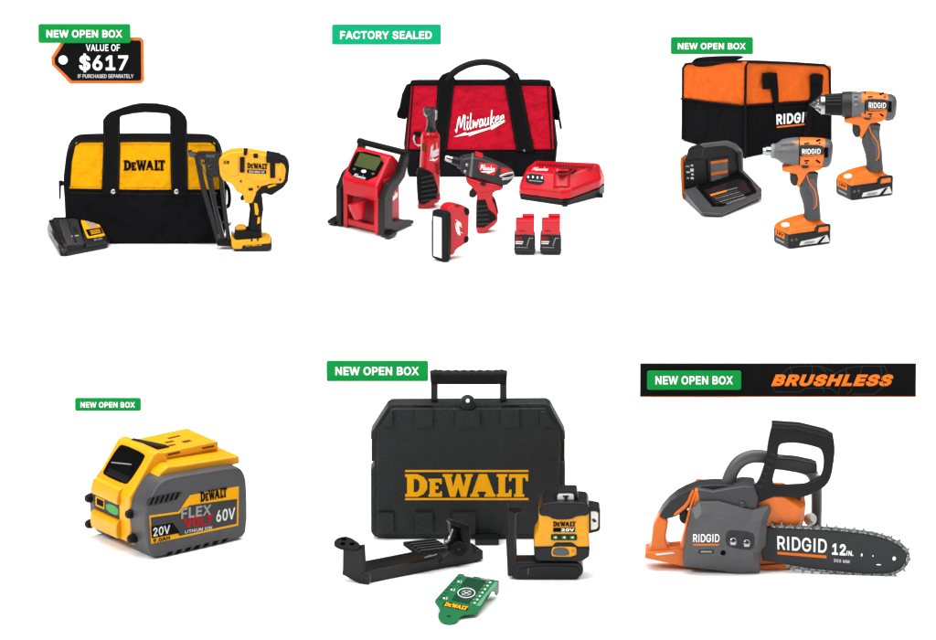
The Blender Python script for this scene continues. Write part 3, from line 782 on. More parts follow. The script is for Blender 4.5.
rec = t.slab("battery_bay", [(58.4, 219.4), (76.4, 217.4), (83.6, 243.6), (67.4, 244.8), (62.4, 235)], (lambda u, v: tp(u, v) - 0.5), 0, "charcoal_plastic", 0.3, ext=(0, .5, -1.6))
for a, b in (((67.5, 220), (77, 219)), ((69.6, 226.5), (76.4, 225.4))):
    t.loft("guide_rail", [(a[0], a[1], tp(*a) - 1.6, 0.9), (a[0] + 6, a[1] + 15, tp(a[0] + 6, a[1] + 15) - 1.6, 0.9)], "black_plastic", 8, 4, parent=rec)
t.slab("terminal_block", [(70, 227), (75.4, 226.4), (78.4, 233.6), (73, 234.4)], (lambda u, v: tp(u, v) - 2.2), 0, "black_plastic", 0.4, ext=(0, 1, -3), parent=rec)
t.decal("contact", [(70.8, 235.6), (77.8, 234.6), (78.2, 235.8), (71.2, 236.8)], (lambda u, v: tp(u, v) - 0.6), "grey_print", rec, off=0.5)
t.loft("side_rail", [(49, 221.4, t.dz(49, 221.4, 19), 2.4), (61, 246.4, t.dz(61, 246.4, 11.5), 2.8), (64.5, 251, t.dz(64.5, 251, 8.5), 2.6)], "black_plastic", 10, 3)
for i in range(6):
    a, b = 50 + i * 1.25, 230 + i * 2.3
    t.decal("vent_slot", [(a, b), (a + 3.2, b + 4.2), (a + 2.5, b + 4.8), (a - 0.7, b + 0.6)], t.zplane((44.2, 229, 8), (59.5, 252, 4.5), (57.6, 244, 12)), "dark_recess", off=0.8)

# ------------------------------------------------------------------ red kit
badge("teal badge reading FACTORY SEALED behind the red bag", 332, 25, 441, 44.7, (340.2, 31.2, 431.8, 39.2), "FACTORY SEALED", "badge_teal")

t = Thing("tool_bag", "red cloth tool bag with black base, slanting black straps and script lettering", "bag", 481, 177.4)
front = [(408, 177), (406.2, 150), (408.6, 110), (411, 86), (414, 82), (547, 82), (551, 86), (554, 120), (556, 150), (555, 177)]
sh = lambda p, du, dv: [(u + du, v + dv) for u, v in p]
fD = lambda u, v: (177 - v) * 0.2
fo = lambda k: (lambda u, v: fD(u, v) + k)
fl = [t.P(u, v, fD(u, v) + 2) for u, v in [(408, 176.8), (406, 150), (410.6, 84), (550.4, 84), (555.6, 150), (555, 176.8)]]
bl = [Vector((p.x, 58 - p.y, p.z)) for p in fl]
ml = [Vector((p.x * (1.03 if 20 < p.z < 80 else 1.005), 29, p.z)) for p in fl]
t.loops("bag_body", [fl, ml, bl], "black_cloth", 2.4, 3)
t.slab("front_panel", [(411.6, 86), (481, 85.4), (551, 86.4), (554, 149.6), (480, 150.2), (406.4, 149.4)], fo(.8), 3, "red_cloth", 0.9)
t.slab("base_panel", [(407.2, 151.4), (554.4, 151.4), (555, 176.6), (408.6, 176.6)], fo(.6), 3, "black_cloth", 0.9)
t.slab("top_band", [(410.8, 83), (418, 82), (540, 81.6), (547, 82.2), (551.4, 86.2), (411, 86.2)], fo(.4), 9, "black_webbing", 1.2)
t.loft("side_piping", [(413, 86, fD(0, 86) + .6, 0.8), (408.6, 149, fD(0, 149) + .6, 0.8)], "black_piping", 8)
t.loft("side_piping", [(547.6, 86, fD(0, 86) + .6, 0.8), (551.4, 149, fD(0, 149) + .6, 0.8)], "black_piping", 8)
for q in ([(437.6, 82), (454.6, 82), (446.6, 152), (434, 152)], [(504, 82), (520.4, 82), (534.4, 152), (516.4, 152)]):
    t.slab("strap", q, fo(-.8), 3, "black_webbing", 0.5)
for q in ([(442, 76), (449, 73), (455.4, 80), (454.8, 86), (437.4, 86), (439, 80)], [(511, 77), (517.4, 73.6), (520, 80), (520.8, 86), (503.8, 86), (504.6, 81)]):
    t.slab("handle_anchor", q, fo(-1.2), 5, "black_webbing", 0.9)
H_ = 21
t.loft("handle", [(446.6, 80.5, H_, 3.4), (452, 74.4, H_, 3.4), (459.4, 69, H_, 3.3), (470, 64.4, H_, 3.2), (482, 62.4, H_, 3.2), (493, 63.4, H_, 3.2), (503, 67.2, H_, 3.3),
                  (511, 73, H_, 3.4), (516.6, 80.5, H_, 3.4)], "black_rubber", 14, curve=3)
t.slab("end_flap", [(406.4, 85.5), (412, 84), (410.6, 108), (405.6, 120), (397.2, 118), (396.6, 114), (399.4, 108), (402, 95)], 24, 5, "black_cloth", 1.2)
t.slab("end_flap", [(549.6, 84.6), (555, 90), (559.2, 110), (560.4, 114), (558.4, 121), (552, 119)], 24, 5, "black_cloth", 1.2)
t.slab("zip_puller", [(557.4, 113.6), (559.4, 113.4), (562.2, 128), (561.2, 129.4), (559.8, 128.6)], 22, 1.4, "black_rubber", 0.4)
t.turned("rivet", (524.2, 150.6, fD(0, 150.6) - .6), (524.2, 150.6, fD(0, 150.6) - 2.2), [(0, 0.9), (0.7, 0.9), (1, 0.4)], "steel", n=10)
t.loft("d_ring", [(414.5, 135, 6, 1.1), (413.8, 139, 6, 1.1), (415.4, 143.6, 6, 1.1), (418.6, 146, 6, 1.1), (421.6, 145, 6, 1.1)], "steel", 10)
t.slab("ring_tab", [(413.4, 132.6), (421, 132.6), (421, 137), (414, 137)], 5.6, 4, "black_webbing", 0.6)
stitches(t, "stitching", [(412.6, 87.6), (550, 88)], fo(.8), "dark_red_plastic", off=0.6)
stitches(t, "stitching", [(408.4, 147.8), (480, 148.4), (552.4, 148)], fo(.8), "dark_red_plastic", off=0.6)
for a_ in ((439.2, 435.8), (453, 445), (505.6, 518), (518.8, 532.6)):
    stitches(t, "stitching", [(a_[0], 86), (a_[1], 150)], fo(-.8), "charcoal_plastic", 0.35, off=0.6)
t.strokes("lettering", SCRIPT_M, [(454.6, 116.6), (505.6, 109.0), (505.2, 121.6), (455.6, 132.4)], fo(.8), "white_print", 1.2, off=0.6, box=(122, 26), shear=0.12)
t.decal("bolt_emblem", [(454, 137.2), (465.4, 132.4), (466.6, 133.6), (491, 127.2), (490.4, 125.8), (505.6, 121.6), (491.6, 130.0), (490.8, 128.8), (473.6, 134.6), (468.8, 136.4), (469.6, 134.6)],
        fo(.8), "white_print", off=0.5)

# --- inflator, yawed to the right
t = Thing("tire_inflator", "red and black tire inflator with a square green display and carry handle", "inflator", 377.6, 236)
R = "red_plastic"
fx = Vector((-33.5, 30, 0))   # along the front, towards its left end
bx = Vector((21, 34, 0))      # from the front to the back
o = t.P(377.6, 234.4, 0)


def blk(name, f0, f1, b0, b1, z0, z1, material, bevel=1.2, parent=None, top=None):
    """block between fractions of the front and of the depth; top = (front z, back z) slopes it"""
    zt = top or (z1, z1)
    q = [(f0, b0), (f1, b0), (f1, b1), (f0, b1)]
    lo_ = [o + fx * a + bx * b + Vector((0, 0, z0)) for a, b in q]
    hi_ = [o + fx * a + bx * b + Vector((0, 0, zt[0] if b == b0 else zt[1])) for a, b in q]
    return t.loops(name, [lo_, hi_], material, bevel, 3, parent)


def pt(f, b, z):
    return o + fx * f + bx * b + Vector((0, 0, z))


def prof(name, prof_bz, f0, f1, material, bevel=1.2, parent=None, seg=3):
    """a profile in the (depth, height) plane carried along the front"""
    return t.loops(name, [[pt(f0, b, z) for b, z in prof_bz], [pt(f1, b, z) for b, z in prof_bz]], material, bevel, seg, parent)


hd = prof("head", [(-0.03, 32), (-0.06, 48), (0.0, 50.5), (0.56, 71.5), (0.72, 72.5), (0.98, 64), (1.0, 36), (0.3, 31)], -0.02, 1.04, R, 2.4)
prof("core", [(0.10, 3), (0.10, 36), (0.95, 40), (0.95, 3)], 0.16, 0.86, "dark_red_plastic", 1)
t.turned("hose_nozzle", (356.6, 203, t.dz(356.6, 203, 30) - 2), (359.5, 219, t.dz(359.5, 219, 15) - 1), [(0, 8.6), (0.4, 8), (0.9, 5.4), (1, 4)], R, n=20)
blk("front_leg", -0.03, 0.10, -0.02, 0.22, 0, 36, R, 1)
blk("front_leg", 0.90, 1.03, -0.02, 0.22, 0, 36, R, 1)
blk("bottom_bar", 0.1, 0.9, 0.0, 0.22, 2, 8, R, 0.8)
blk("side_panel", -0.05, 0.02, 0.26, 0.96, 6, 52, R, 1.2)
B = "black_plastic"
legp = [(-0.06, 0), (-0.06, 38), (0.22, 50), (0.72, 56), (1.0, 73), (1.12, 73), (1.12, 67), (0.92, 50), (0.36, 38), (0.34, 12), (0.82, 9), (1.12, 4.5), (1.34, 3), (1.34, 0), (0.34, 0)]
lg = prof("side_frame", legp, -0.24, -0.06, B, 0.9)
lg2 = prof("side_frame", legp, 1.06, 1.22, B, 0.9)
prof("foot", [(-0.12, 0), (-0.12, 3), (0.3, 4.5), (0.3, 0)], -0.40, -0.24, B, 0.8, lg)
prof("foot", [(-0.12, 0), (-0.12, 3), (0.3, 4.5), (0.3, 0)], 1.22, 1.44, B, 0.8, lg2)
a_, b_ = pt(-0.24, 1.06, 72.5), pt(1.24, 1.06, 72.5)
inv = lambda p: (p.x + t.bu, t.bv - p.z - p.y * SP, p.y)
t.turned("carry_handle", inv(a_), inv(b_), [(0, 3.2), (0.06, 3.6), (0.12, 3.1), (0.88, 3.1), (0.94, 3.6), (1, 3.2)], "black_rubber", n=18)
p1, p2, p3 = inv(pt(0, 0.0, 50.5)), inv(pt(1, 0.0, 50.5)), inv(pt(0, 0.56, 71.5))
fp = plane(p1, p2, p3)


def fq(f, k):
    """pixel on the sloping face: f along the front, k up the slope"""
    b, z = 0.56 * k, 50.5 + 21 * k
    q = inv(pt(f, b, z))
    return (q[0], q[1])


pn = t.decal("control_panel", chaikin([fq(.12, .02), fq(.06, .98), fq(.93, .98), fq(.98, .7), fq(.94, .02)], 1), fp, "gloss_black", off=0.5)
t.decal("display", [fq(.22, .42), fq(.17, .9), fq(.84, .9), fq(.85, .42)], fp, "lcd_glass", pn, off=0.9)
for f in (.24, .52, .8):
    q = fq(f, .3)
    t.decal("button", circ(q[0], q[1], 2.6 if f == .52 else 1.6, 1.6 if f == .52 else 1.1, 12), fp, "silver_print" if f == .52 else "grey_plastic", pn, off=0.9)
q = fq(.58, .1)
t.strokes("lettering", SCRIPT_M, [fq(.74, .16), fq(.38, .16), fq(.38, .04), fq(.74, .04)], fp, "silver_print", 0.3, pn, off=0.9, box=(122, 26))
pr1, pr2, pr3 = inv(pt(-0.05, 0.3, 20)), inv(pt(-0.05, 0.9, 20)), inv(pt(-0.05, 0.3, 45))
sp_ = plane(pr1, pr2, pr3)
sq_ = lambda b, z: inv(pt(-0.05, b, z))[:2]
t.strokes("lettering", SCRIPT_M, [sq_(.42, 33), sq_(.88, 38), sq_(.88, 30), sq_(.42, 25)], sp_, "white_print", 0.45, off=0.7, box=(122, 26), shear=.1)
# --- ratchet standing on its handle end
t = Thing("ratchet_wrench", "red cordless ratchet wrench with a steel head, standing upright against the red bag", "ratchet", 429, 206.5)
bodyp = t.loft("body", [(430.6, 134, 0, 8.4, 8), (430.4, 139, 0, 9.4, 9), (430.4, 150, 0, 9.6, 9.4), (429.6, 165, 0, 9.8, 9.6), (429.4, 180, 0, 10.8, 10), (428.6, 193, 0, 11.2, 10), (428.4, 201, 0, 10.6, 9)],
               R, 22, 2.5, bevel=0)
t.slab("base", [(418, 198), (440.2, 192), (440.6, 197.6), (426.4, 208), (418, 206.2)], 0, 17, R, 1.2, mid=True)
t.loft("collar", [(430.6, 131.6, 0, 6.6, 6.6), (430.6, 135.4, 0, 9, 8.6), (430.4, 139.2, 0, 9.7, 9.4), (430.4, 140.6, 0, 9.5, 9.3)], R, 22, parent=bodyp)
for i in range(5):
    t.decal("collar_slot", rrect(423.6 + i * 3.2, 136, 425.2 + i * 3.2, 138.6), -9.4 + abs(i - 2) * 0.9, "dark_red_plastic", bodyp, off=0.4)
t.turned("neck", (430.8, 133.6, 0), (431.2, 117.6, 0), [(0, 6.4), (0.25, 5.0), (0.6, 4.2), (1, 4.0)], "dark_steel", n=18)
hdw = t.slab("head", chaikin([(423, 110.4), (426, 107.6), (434, 108), (435.4, 112), (435, 121), (427.8, 121), (426.6, 117), (423.6, 115)], 1), 0, 7, "dark_steel", 1.2, mid=True)
t.turned("drive_head", (428.6, 112.4, 4), (428.6, 112.4, -6), [(0, 5), (0.7, 5), (0.86, 4.2), (0.87, 2.6), (1, 2.4)], "steel", n=20, parent=hdw)
t.slab("fork", [(434.4, 109), (437.4, 110.6), (437.2, 119), (434.6, 121)], 0, 5, "steel", 0.6, mid=True, parent=hdw)
gp = t.slab("grip", chaikin([(416.4, 170.4), (420.6, 168.4), (431.8, 171.6), (434.4, 178), (440, 195.2), (426, 204.8), (418, 204.6), (416.8, 188)], 1), -10.2, 6, "black_rubber", 1.6, 3)
for i in range(6):
    a = 175 + i * 4.6
    t.slab("grip_rib", [(421, a + 2.6), (432.8 + i * 1.0, a), (433.4 + i * 1.0, a + 1.5), (421, a + 4.2)], -11.2, 2, "charcoal_plastic", 0.5, parent=gp)
t.decal("rating_label", rrect(422.2, 143.4, 426, 151.4), -9.2, "brown_label_and_shade", bodyp, off=0.5)
t.strokes("lettering", SCRIPT_M, [(430, 146), (439, 143.6), (439, 155), (430, 160)], -8.8, "silver_print", 0.35, bodyp, off=0.9, box=(122, 26), shear=.4)
t.decal("bolt_emblem", [(429, 161), (434, 158.6), (434.4, 160), (439, 158.6), (434, 162), (433.6, 161.2)], -9, "silver_print", bodyp, off=0.9)
t.slab("paddle_switch", [(434.2, 163), (438.8, 164), (439.4, 176), (436, 174)], -8.8, 4, "dark_red_plastic", 0.8)

# --- screwdriver standing on its open handle
t = Thing("power_screwdriver", "compact black and red power screwdriver without a battery, standing between ratchet and charger", "screwdriver", 482, 231.5)
body = [(459.6, 158), (464, 156.6), (474, 155.4), (485, 158), (496, 162.4), (507, 167.4), (513, 172.4), (513.8, 176), (511, 180), (506, 184),
        (498, 183.4), (484, 178.6), (470, 175), (465, 173), (459.6, 168.6)]
t.slab("body", body, 0, 17, "charcoal_plastic", 4.5, 5, sm=1, mid=True, ang=50)
t.turned("chuck", (462, 163, 0), (452, 160.2, 0), [(0, 6.4), (0.3, 6), (0.34, 4.2), (1, 3.9)], "black_plastic")
t.turned("bit_holder", (453, 160.4, 0), (445.2, 158, 0), [(0, 3.2), (0.8, 3.1), (1, 2.4)], "steel")
t.slab("gear_ring", [(470.6, 155.6), (474.4, 154.8), (472.6, 176), (468, 174.6)], 0, 18, "mid_grey_plastic", 3, 3, mid=True)
for q in ((467, 165.6), (465.2, 172)):
    t.turned("screw", (q[0], q[1], -8.6), (q[0], q[1], -10.6), [(0, 1.4), (0.8, 1.4), (1, 0.8)], "steel", n=10)
t.slab("speed_switch", [(475, 153.6), (483, 155.6), (482.6, 159.6), (475.4, 157.8)], -5, 8, R, 0.8)
lp = t.slab("side_label", [(479.4, 162.8), (495, 164.8), (498.6, 168.2), (494, 176.4), (480.2, 173), (478.4, 168)], -9.4, 3, "red_plastic", 0.6)
t.strokes("lettering", SCRIPT_M, [(480, 164.6), (495.6, 166.4), (495, 171.4), (480.4, 170)], -9.4, "white_print", 0.42, lp, off=0.5, box=(122, 26), shear=.1)
t.decal("bolt_emblem", [(480.6, 172.2), (486.5, 171.2), (487, 172), (495, 171.6), (488, 174), (487.4, 173.2)], -9.4, "white_print", lp, off=0.5)
t.slab("rear_inlay", [(501, 168), (508, 169.6), (512.6, 174), (505, 176), (500, 175)], -8.6, 3, R, 0.7)
t.loft("belt_clip", [(500, 176.8, -10.6, 1.3), (506, 174.4, -10.8, 1.3), (512.8, 173.2, -10, 1.3), (513.6, 176.6, -10, 1.3), (508, 178.8, -10.8, 1.3), (502, 179.2, -10.6, 1.5)], "steel", 10)
fr = t.slab("handle", [(465.8, 175.6), (478, 180.4), (494, 183), (503, 185.6), (500, 188.6), (493.4, 190), (492, 196), (496, 204), (498, 214), (497.2, 221.4), (487, 228.4), (482.8, 232.2),
                       (475.6, 231), (476, 205), (477.4, 192), (473, 186.2), (467, 181.6)], 0, 16, R, 3.4, 4, sm=1, mid=True, ang=50)
t.slab("yoke", [(465.6, 174.6), (479, 179.4), (495, 182.2), (504, 185), (501, 188.4), (493.6, 189.6), (484, 190.6), (478, 191), (472.6, 186), (466.6, 181)], 0, 18.6, R, 2.2, 3, parent=fr, mid=True)
t.slab("grip_patch", [(476.6, 200.6), (485.6, 199.4), (488.4, 209), (495.4, 214.8), (496.6, 219.6), (486.8, 226.2), (484, 228), (476.4, 227.8)], -8.6, 3, "black_rubber", 1, parent=fr)
for i in range(5):
    t.slab("grip_rib", [(477, 206 + i * 4.4), (487.6 + i * 0.6, 205.4 + i * 4.4), (487.8 + i * 0.6, 206.8 + i * 4.4), (477, 207.6 + i * 4.4)], -9.4, 2, "charcoal_plastic", 0.4, parent=fr)
t.slab("rear_strip", [(491, 196.4), (495.6, 202.8), (498.4, 214), (497, 215), (493.6, 207), (489.8, 199)], -7.6, 12, "black_rubber", 0.8, parent=fr)
t.slab("trigger", chaikin([(472.6, 186), (477.6, 189), (476.2, 196.4), (470, 196.8), (468.6, 193.2), (471.6, 190)], 1), 0, 9, "black_plastic", 1.6, 3, mid=True)
t.decal("direction_button", circ(483, 184.4, 3, 1.8), -9, "black_plastic", off=1.2, th=1.5)

# --- flat work light
t = Thing("work_light", "small red work light with a tall flat white lamp panel in a black frame", "work light", 445, 262.6)
fd = plane((431.4, 257.4, t.dz(431.4, 257.4, 0)), (444, 263.4, 0), (431.4, 212, t.dz(431.4, 257.4, 0)))
fd2 = lambda u, v: (444.5 - u) * 0.55
fr = t.slab("lamp_frame", chaikin([(431.2, 211.4), (434.6, 209.6), (446, 213.0), (447.4, 216), (447.2, 260.6), (444.4, 263.4), (432, 258.0), (431, 255.6)], 1), fd2, 0, "black_rubber", 1.3, 3,
            ext=(4.2, 5.2, 0))
t.slab("led_panel", [(433.2, 216.2), (441.4, 218), (441.4, 258.4), (433.2, 256)], (lambda u, v: fd2(u, v) - 0.5), 0, "led_panel", 0.3, ext=(.8, 1, 0), parent=fr)
bo = t.slab("body", chaikin([(446.6, 211.4), (450.6, 206.4), (457, 204.6), (468.6, 207.6), (469.4, 212), (468.4, 240), (466, 243.4), (456, 249.6), (454.6, 254.4), (448.4, 256), (445.6, 254)], 1),
            (lambda u, v: 6 + (u - 447) * 0.5), 0, R, 2.6, 4, ext=(-8, 12, 0))
bf = lambda u, v: 6 + (u - 447) * 0.5
t.slab("corner_guard", chaikin([(464.4, 207), (469.6, 208.4), (470.2, 214.6), (466.4, 216), (464.8, 213)], 1), (lambda u, v: bf(u, v) - 1), 0, "black_rubber", 1, ext=(-7, 12, 0), parent=bo)
t.slab("corner_guard", chaikin([(464.4, 237), (469, 235.4), (469.4, 241.6), (464.4, 244.4)], 1), (lambda u, v: bf(u, v) - 1), 0, "black_rubber", 1, ext=(-7, 12, 0), parent=bo)
t.strokes("lettering", SCRIPT_M, [(461.4, 222.6), (462.6, 237.4), (457.6, 234.6), (455.6, 219.6)], bf, "white_print", 0.45, bo, off=0.8, box=(122, 26))
t.decal("bolt_emblem", [(454.8, 222), (456.4, 228), (457.4, 228), (460.6, 235.6), (456.4, 231.4), (456, 230)], bf, "white_print", bo, off=0.8)
for i in range(1, 3):
    t.decal("panel_line", [(433.2 + i * 2.7, 217 + i * .5), (433.6 + i * 2.7, 217 + i * .5), (433.6 + i * 2.7, 256 + i * .8), (433.2 + i * 2.7, 256 + i * .8)], (lambda u, v: fd2(u, v) - 0.5), "silver_print", fr, off=0.3)
t.slab("power_button", circ(456, 206.2, 4, 1.2, 14), 10, 1.2, "dark_red_plastic", 0.2, parent=bo)

# --- two stick batteries


def stick(du, label):
    t = Thing("battery_pack", label, "battery", 525 + du, 255.4, "red and black stick batteries")
    b = t.slab("housing", chaikin([(514.2 + du, 236), (516 + du, 234.4), (533.4 + du, 234.8), (535.4 + du, 236.6), (535.2 + du, 253), (533.6 + du, 255.2), (516 + du, 254.8), (514.2 + du, 253)], 1), 0, 17, "black_plastic", 3, 4,
               ang=50)
    t.slab("lower_band", [(513.9 + du, 249.2), (535.6 + du, 250), (535.4 + du, 251.2), (514 + du, 250.6)], -0.35, 4, "charcoal_plastic", 0.3, parent=b)
    s1 = t.slab("stem", [(515.8 + du, 220.4), (534 + du, 220.6), (534 + du, 236), (515.8 + du, 236)], 1, 12, R, 1.2, 3)
    t.slab("stem_back", [(522.4 + du, 215), (534.4 + du, 215.2), (534.2 + du, 236), (522 + du, 236)], 12, 6, R, 0.9, 3, parent=s1)
    t.decal("stem_slot", [(519 + du, 230.6), (525 + du, 230.8), (525 + du, 231.6), (519 + du, 231.4)], 1, "dark_red_plastic", s1, off=0.4)
    t.text("M12", (515.6 + du, 236.8, 521.8 + du, 240), 0, "red_print", b, off=0.5, bold=0.04)
    t.decal("white_stripe", [(515.4 + du, 241.2), (523.2 + du, 241.4), (523.2 + du, 242.4), (515.4 + du, 242.2)], 0, "silver_print", b, off=0.5)
    t.decal("white_stripe", [(515.4 + du, 243), (522.4 + du, 243.2), (522.4 + du, 244.2), (515.4 + du, 244)], 0, "silver_print", b, off=0.5)
    t.decal("print_line", [(516 + du, 247.2), (528 + du, 247.5), (528 + du, 248), (516 + du, 247.7)], 0, "grey_print", b, off=0.5)
    t.decal("label_edge", [(526.6 + du, 246), (529 + du, 238), (533 + du, 238), (533 + du, 238.6), (529.6 + du, 238.6), (527.2 + du, 246.2)], 0, "grey_print", b, off=0.5)


stick(0, "red and black stick battery on the floor, the one nearer the work light")
stick(26, "red and black stick battery on the floor, the one farther from the work light")

# --- red charger
t = Thing("battery_charger", "red battery charger on a black base with an empty slot, beside the red bag", "charger", 562, 206)
Z = t.Z
B0 = [Z(521, 199.4, 0), Z(562, 205.6, 0), Z(569, 205, 0), Z(600, 196.6, 0), Z(604.8, 191.6, 0), Z(598, 186, 0), Z(532, 183, 0), Z(520, 193, 0)]
B1 = [Z(519.8, 194.6, 4), Z(562, 200.4, 5), Z(570, 199.6, 5.6), Z(600, 188, 9), Z(605.4, 183.2, 9.4), Z(598.6, 178, 9), Z(532, 178, 6), Z(518.8, 189.6, 4)]
B2 = [Z(519.8, 187.6, 11), Z(560.4, 191.6, 13.6), Z(571.4, 190.2, 14.6), Z(601, 178.5, 19), Z(605, 174.5, 18), Z(600, 171.5, 17), Z(533, 171, 12), Z(519.2, 184, 9.6)]
B3 = [Z(525.6, 171.2, 25), Z(556, 174.0, 27.5), Z(570, 173.4, 28), Z(597.2, 163.6, 31), Z(600.4, 164.2, 29), Z(597.4, 162.2, 29), Z(536, 159.4, 27), Z(528, 166, 25.5)]
base = t.loops("base", [B0, B1], "black_plastic", 0.9, 2)
B1b = [p + Vector((0, 0, 0.3)) for p in B1]
cs = t.loops("body", [B1b, B2, B3], R, 2.2, 4)
for q in ((562.4, 206.8), (598, 197.6)):
    t.slab("foot", rrect(q[0], q[1] - 3, q[0] + 5, q[1] + 0.2), t.dz(q[0], q[1] - 1, 0.8) - 0.5, 5, "black_rubber", 0.4, parent=base)
top = t.zplane((525.6, 171.2, 25), (556, 174.0, 27.5), (536, 159.4, 27.6))
fpn = t.zplane((519.8, 187.6, 11), (560.4, 191.6, 13.6), (525.6, 171.2, 25))
pa = t.slab("status_panel", chaikin([(526.8, 173.2), (545.8, 174.6), (543.8, 186), (527, 183.2), (525.4, 180)], 1), (lambda u, v: fpn(u, v) - 0.8), 2.5, "black_plastic", 0.5)
pf = lambda u, v: fpn(u, v) - 0.8
for i, (a, b) in enumerate(((528.2, 176.8), (533, 176.8), (537.6, 177.4), (542, 177.6))):
    t.decal("indicator", circ(a, b, 0.9, 1.2, 10), pf, "white_print", pa, off=0.6)
t.decal("print_line", [(529, 179.8), (542, 181.2), (542, 181.9), (529, 180.5)], pf, "grey_print", pa, off=0.6)
t.strokes("lettering", SCRIPT_M, [(533.4, 166.8), (549.6, 166.8), (548.2, 170.6), (532.2, 170.2)], top, "silver_print", 0.42, off=1.2, box=(122, 26))
# the slot for the stick battery: a bridge with its bay's shade painted on
sw = t.loft("battery_slot", [(562.4, 170.4, t.dz(562.4, 170.4, 29) - 3, 9.2, 6.4), (562.2, 179, t.dz(562.2, 179, 21.6) - 3, 9, 6.4), (562, 188.6, t.dz(562, 188.6, 14) - 3, 8.8, 6.2)], R, 26, 2.6)
t.slab("slot_opening", chaikin([(554.6, 171.6), (557, 168.2), (575.6, 166.6), (577.6, 168.4), (570, 172.2), (563, 174.2), (557, 173.8)], 1), (lambda u, v: t.dz(u, v, 30.8)), 0, "dark_red_plastic", 0.2, ext=(0, 0, -1.2), parent=sw)
t.slab("slot_shade", chaikin([(557, 171.4), (559, 169.6), (572, 168.4), (572.6, 169.4), (566, 172), (560, 172.8)], 1), (lambda u, v: t.dz(u, v, 31.2)), 0, "dark_recess", 0.2, ext=(0, 0, -1.2), parent=sw)
for i in range(22):
    a = 537.5 + i * 2.6
    b = 160.6 + i * 0.19
    t.slab("vent_slot", [(a, b), (a + 1.2, b), (a + 0.6, b + 2.6), (a - 0.6, b + 2.6)], (lambda u, v: t.dz(u, v, 29.5 + (u - 536) * 0.03)), 0, "dark_red_plastic", 0, ext=(0, 1.2, -1.0), parent=cs)

# ------------------------------------------------------------------ orange kit
badge("small green badge reading NEW OPEN BOX behind the orange and black bag", 670.8, 37.6, 753, 54.3, (677.9, 43.1, 745.6, 49.5), "NEW OPEN BOX", "badge_green")

t = Thing("tool_bag", "boxy tool bag with orange upper half, black lower half and short black straps", "bag", 742, 159)
Z = t.Z
c0, c1, c2 = (742, 158.6), (683.6, 140), (832, 140.4)
g0 = t.P(c0[0], c0[1], 0)
g1 = t.P(c1[0], c1[1], t.dz(c1[0], c1[1], 0))
g2 = t.P(c2[0], c2[1], t.dz(c2[0], c2[1], 0))
e1, e2 = g1 - g0, g2 - g0
H0, H1, H2 = 98, 78.5, 77          # heights at the near, left and right upright edges


def bagpt(a, b, k):
    """a along the left side, b along the right side, k of the height"""
    h = H0 + (H1 - H0) * a + (H2 - H0) * b + 4 * a * b
    return g0 + e1 * a + e2 * b + Vector((0, 0, h * k))


seam = 0.535


def bagface(name, k0, k1, material, bev=2.2):
    def loop(k):
        out = []
        r, m = 0.035, 1.035
        for a, b in ((r, 0), (m - r, 0), (m, r), (m, m - r), (m - r, m), (r, m), (0, m - r), (0, r)):
            out.append(bagpt(a, b, k))
        return out
    return t.loops(name, [loop(k0), loop((k0 + k1) / 2), loop(k1)], material, bev, 3)


bagface("lower_half", 0, seam - 0.004, "black_cloth")
bagface("upper_half", seam, 0.985, "orange_cloth", 3.2)
biv = lambda p: (p.x + t.bu, t.bv - p.z - p.y * SP, p.y)


def path_on(pts, r, name, material, off=0.5, n=8):
    return t.loft(name, [biv(bagpt(*p) + Vector((0, -off, 0))) + (r,) for p in pts], material, n)


path_on([(0.0, 0.035, 0.0), (-0.004, 0.03, .5), (0.0, 0.035, .93), (0.0, 0.06, .985), (0.0, 0.5, .993), (0, 0.93, .985), (0.0, 0.985, .93), (0, 1.0, .5), (0, 1, 0.02)], 1.3, "front_piping", "black_piping")
path_on([(1.0, 0.0, 0.02), (1.0, 0, .5), (1.0, 0.0, .93), (0.95, 0.0, .98), (0.7, 0.0, .99), (0.02, 0.0, .985)], 1.1, "end_piping", "black_piping")
path_on([(1.03, 0.0, seam), (0.5, -0.01, seam), (0.02, -0.006, seam), (-0.005, 0.035, seam), (0, 0.5, seam), (0, 1.02, seam)], 0.9, "seam_tape", "black_piping", 0.3)
